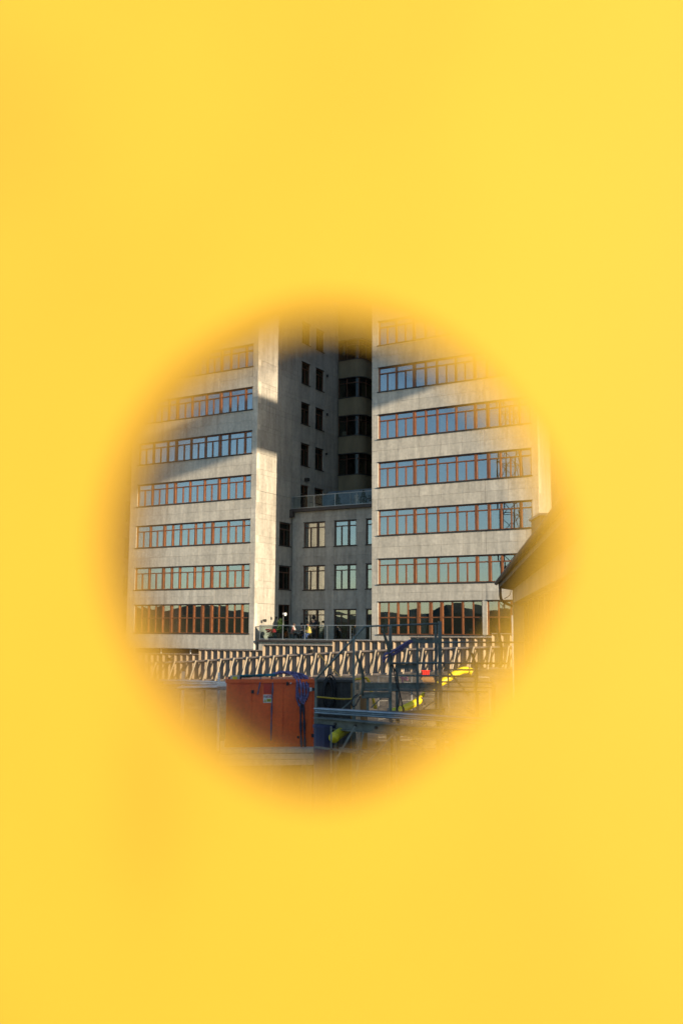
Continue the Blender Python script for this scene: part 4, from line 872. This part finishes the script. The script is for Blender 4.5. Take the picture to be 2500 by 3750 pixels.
# curved eave tiles
nt_ = 9; tv, tf = [], []
for j, (ya, za) in enumerate(((0, 0), (.42, 0))):
    for lay in (0, 1):
        for i in range(nt_):
            t_ = i / (nt_ - 1); xx = (t_ - .5) * .235; zz = .055 * math.sin(math.pi * t_) + (.0 if lay == 0 else -.022)
            tv.append((xx, ya, zz + za))
for i in range(nt_ - 1):
    A0, A1, B0, B1 = 0, nt_, 2 * nt_, 3 * nt_
    tf += [(A0 + i, A0 + i + 1, B0 + i + 1, B0 + i), (A1 + i, B1 + i, B1 + i + 1, A1 + i + 1), (A0 + i, A1 + i, A1 + i + 1, A0 + i + 1), (B0 + i, B0 + i + 1, B1 + i + 1, B1 + i)]
tm = bpy.data.meshes.new('roof_tile'); tm.from_pydata(tv, [], tf); tm.materials.append(M['roof']); tm.update()
RT_ = Matrix((hd, hr * math.cos(rad(27)) + uz * math.sin(rad(27)), hd.cross(hr * math.cos(rad(27)) + uz * math.sin(rad(27))))).transposed()
if RT_.col[2].z < 0: RT_ = Matrix((-hd, RT_.col[1], -RT_.col[2])).transposed()
nT = int((HL + .6) / .24)
for row in range(3):
    for k in range(nT):
        P = HP(-.28 + .24 * k, -.5 + row * .34, ZE + row * .34 * SLP)
        link(bpy.data.objects.new('roof_tile', tm), Matrix.Translation(P) @ Matrix.Rotation(random.uniform(-.02, .02), 4, 'Z') @ RT_.to_4x4(), rf)
mb = MB()
for k in range(nT):
    for row in range(3, 12):
        P = HP(-.28 + .24 * k, -.5 + row * .34, ZE + row * .34 * SLP)
        mb.add([P + RT_ @ Vector(q) for q in tv], tf)
tag(mb.build('upper_tiles', M['roof'], rf), kind='stuff')
gt = MB().tube([HP(-.32, -.56, 1.86), HP(HL + .32, -.56, 1.86)], .075, 10).build('gutter', M['pipe'], HZ)
box('gutter_end', HP(HL + .34, -.53, 1.88), (.05, .2, .17), M['gutter'], gt, RH)
D_ = HOUSE
tube('downpipe', smoothpath([gp(D_[k]) for k in ('dp1', 'dp2', 'dp3', 'dp4')] + [G(6.43, 35.05, .4), G(6.43, 35.05, -5.2)], 5), .052, M['pipe'], HZ, 10)
tube('cable', smoothpath([gp(D_['cable1']), G(6.1, 35, 1.4), gp(D_['cable2'])], 4), .012, M['black'], HZ, 5)
box('wall_box', HP(.12, .18, .88), (.14, .4, .36), M['gutter'], HZ, RH)
rbx = mesh('roof_box', [G(r_, d_, z) for z in (1.9, 2.48) for r_, d_ in ((4.16, 20.0), (5.1, 20.0), (5.1, 21.0), (4.16, 21.0))],
     [(0, 1, 2, 3), (4, 5, 6, 7), (0, 1, 5, 4), (1, 2, 6, 5), (2, 3, 7, 6), (3, 0, 4, 7)], M['brick'], HZ)
mesh('box_lid', [G(r_, d_, z) for z in (2.47, 2.52) for r_, d_ in ((4.12, 19.96), (5.14, 19.96), (5.14, 21.04), (4.12, 21.04))],
     [(0, 1, 2, 3), (4, 5, 6, 7), (0, 1, 5, 4), (1, 2, 6, 5), (2, 3, 7, 6), (3, 0, 4, 7)], M['gutter'], rbx)
p, q = gp(WSHEET[0]), gp(WSHEET[1]); n = 9; v, f = [], []
for i in range(4 * n + 1):
    t_ = i / (4 * n); o_ = .025 * math.sin(i * math.pi / 2)
    P = G(WSHEET[0][0] + (WSHEET[1][0] - WSHEET[0][0] + .1) * t_, 50 + o_ - .12 * t_, 0)
    v += [(P.x, P.y, -5.2), (P.x, P.y, p.z)]
    if i: f.append((2 * i - 2, 2 * i, 2 * i + 1, 2 * i - 1))
o = mesh('corrugated_sheet', v, f, M['white'], None, True); sm = o.modifiers.new('thickness', 'SOLIDIFY'); sm.thickness = .004
tag(o, 'white corrugated sheet standing upright beyond the tiled house', 'sheet')

# ================================================================ viewing place: walkway with the yellow hoarding panel
PD, PYAW = .40, rad(-12)
RP = Matrix.Rotation(YAW + PYAW, 3, 'Z')
def panel():
    hc = Vector((-.0108, PD, .0375)); HR = .0935; TH = .03; W2, Z0, Z1 = 1.2, -1.62, 1.05
    n = 144; angs = sorted({2 * math.pi * i / n for i in range(n)} | {math.atan2(z - hc.z, x - hc.x) % (2 * math.pi) for x in (-W2, W2) for z in (Z0, Z1)})
    v, f = [], []
    for a_ in angs:
        c_, s_ = math.cos(a_), math.sin(a_)
        se = (abs(c_ / 1.0) ** 1.82 + abs(s_ / 1.07) ** 1.82) ** (-1 / 1.82) * (1 - .06 * max(0, math.cos(a_ - rad(222))) ** 6 - .045 * max(0, math.cos(a_ - rad(318))) ** 6 - .02 * max(0, math.cos(a_ - rad(135))) ** 6 + .012 * math.sin(3 * a_ + 1) + .008 * math.sin(5 * a_ + 2.2))
        k = min(((W2 - hc.x) / c_ if c_ > 1e-9 else (-W2 - hc.x) / c_ if c_ < -1e-9 else 1e9), ((Z1 - hc.z) / s_ if s_ > 1e-9 else (Z0 - hc.z) / s_ if s_ < -1e-9 else 1e9))
        for d_ in (0, TH):
            v += [(hc.x + HR * se * c_ / math.cos(PYAW), PD + d_, hc.z + HR * se * s_), (hc.x + k * c_, PD + d_, hc.z + k * s_)]
    m_ = len(angs)
    for i in range(m_):
        a_, b_ = 4 * i, 4 * ((i + 1) % m_)
        f += [(a_, a_ + 1, b_ + 1, b_), (a_ + 2, b_ + 2, b_ + 3, a_ + 3), (a_, b_, b_ + 2, a_ + 2), (a_ + 1, a_ + 3, b_ + 3, b_ + 1)]
    piv = Vector((0, PD, 0))
    v = [RP @ (Vector(p)) if PYAW == 0 else Matrix.Rotation(YAW, 3, 'Z') @ (Matrix.Rotation(PYAW, 3, 'Z') @ (Vector(p) - piv) + piv) for p in v]
    t = thing('hoarding_panel', RP @ Vector((0, PD, -1.62)), 'bright yellow hoarding panel with a round viewing hole', 'panel')
    bo = mesh('board', v, f, M['yellow'], t)
    bo.data.materials.append(M['edge'])
    for p in bo.data.polygons:
        if all((i % 4) in (0, 2) for i in p.vertices): p.material_index = 1
    for s in (-1, 1): box('edge_post', Matrix.Rotation(YAW, 3, 'Z') @ (Matrix.Rotation(PYAW, 3, 'Z') @ Vector((s * 1.24, .03, -.3)) + Vector((0, PD, 0))), (.06, .06, 2.75), M['steel'], t, RP)
    return t
def yellow():
    m = mat('yellow_paint', (.71, .42, .03), .6, .05, (3.5, 3.5, 2.2), 0, 0)
    n, L = m.node_tree.nodes, m.node_tree.links; b = n['Principled BSDF']; src = b.inputs['Base Color'].links[0].from_socket
    geo = n.new('ShaderNodeNewGeometry')
    for (r_, z_, sx, sz, amt) in ((-.086, -.068, .032, .09, .55), (-.17, .24, .07, .09, .3), (.15, -.2, .08, .07, .3), (-.16, -.19, .07, .08, .35), (.17, .23, .06, .08, .2)):     # dirt streak low left; the four corner patches paint in lens fall-off
        c_ = G(r_, .40, z_)
        sub = n.new('ShaderNodeVectorMath'); sub.operation = 'SUBTRACT'; L.new(geo.outputs['Position'], sub.inputs[0]); sub.inputs[1].default_value = c_
        mp = n.new('ShaderNodeVectorMath'); mp.operation = 'MULTIPLY'; L.new(sub.outputs[0], mp.inputs[0]); mp.inputs[1].default_value = (1 / sx, 1 / sx, 1 / sz)
        ln = n.new('ShaderNodeVectorMath'); ln.operation = 'LENGTH'; L.new(mp.outputs[0], ln.inputs[0])
        mr = n.new('ShaderNodeMapRange'); mr.interpolation_type = 'SMOOTHSTEP'; mr.inputs['From Min'].default_value = 1.0; mr.inputs['From Max'].default_value = .0; mr.inputs['To Max'].default_value = amt
        L.new(ln.outputs['Value'], mr.inputs['Value'])
        mx = n.new('ShaderNodeMixRGB'); L.new(mr.outputs[0], mx.inputs[0]); L.new(src, mx.inputs[1]); mx.inputs[2].default_value = (.60, .22, .012, 1); src = mx.outputs[0]
    L.new(src, b.inputs['Base Color'])
    return m
M['yellow'] = yellow(); M['edge'] = mat('cut_board_edge', (.12, .065, .006), .8, .1, (30, 30, 30), 0)
panel()
o = box('walkway', RP @ Vector((0, -1.45, -1.72)), (14, 4.2, .2), M['concrete'], None, RP); tag(o, 'concrete walkway deck behind the yellow panel', None, None, 'structure')

# ================================================================ out of frame: what shades and what is mirrored in the windows
FB = thing('elevated_footbridge', (20, 40, -5.2), 'high steel footbridge crossing towards the towers, out of frame', 'bridge')
X0, ZB = 20.0, 14.5 + math.tan(SUN_EL) / math.sin(math.pi - SUN_AZ) * 62.3
box('girder', (X0, 33, ZB + 1.95), (.5, 60, 3.9), M['rack'], FB)
box('deck', (X0 + 1.5, 33, ZB + .3), (3, 60, .3), M['concrete'], FB)
for y in range(4, 64, 3): box('parapet_post', (X0, y, ZB + 4.2), (.12, .12, .7), M['rack'], FB)
for y in (6, 60): box('pier', (X0 + 1.5, y, (ZB - 5.2) / 2), (1.6, 1.2, ZB + 5.2), M['concrete'], FB)
LM = thing('lattice_mast', (-44, 0, -5.2), 'tall steel lattice mast, out of frame', 'mast')
mb = MB(); hw = 1.1
for sx in (-1, 1):
    for sy_ in (-1, 1): mb.bar((-44 + sx * hw, sy_ * hw, -5.2), (-44 + sx * hw, sy_ * hw, 45), .14)
for k in range(22):
    z = -5 + 2.3 * k
    for (ax0, ay0), (ax1, ay1) in (((-1, -1), (1, -1)), ((1, -1), (1, 1)), ((1, 1), (-1, 1)), ((-1, 1), (-1, -1))):
        mb.bar((-44 + ax0 * hw, ay0 * hw, z), (-44 + ax1 * hw, ay1 * hw, z), .08); mb.bar((-44 + ax0 * hw, ay0 * hw, z), (-44 + ax1 * hw, ay1 * hw, z + 2.3), .07)
mb.build('lattice', M['dark'], LM)
v, f = [], []; N = 240
hs = [0.0] * N
for i in range(N): hs[i] = 11 + 2.2 * math.sin(i * .13) + 1.6 * math.sin(i * .41 + 1) + random.uniform(-1.2, 1.6)
for i in range(N):
    a_ = rad(150) + rad(230) * i / (N - 1); r_ = 420
    v += [(r_ * math.cos(a_), r_ * math.sin(a_), -5.2), (r_ * math.cos(a_), r_ * math.sin(a_), 0 + hs[i] * .8), ((r_ + 14) * math.cos(a_), (r_ + 14) * math.sin(a_), -2 + hs[i] * 1.45), ((r_ + 40) * math.cos(a_), (r_ + 40) * math.sin(a_), -5.2)]
    if i:
        for k in range(3): f.append((4 * i - 4 + k, 4 * i + k, 4 * i + 1 + k, 4 * i - 3 + k))
tag(mesh('far_wood', v, f, M['wood_far']), 'far belt of dark trees behind the viewer', None, None, 'stuff')
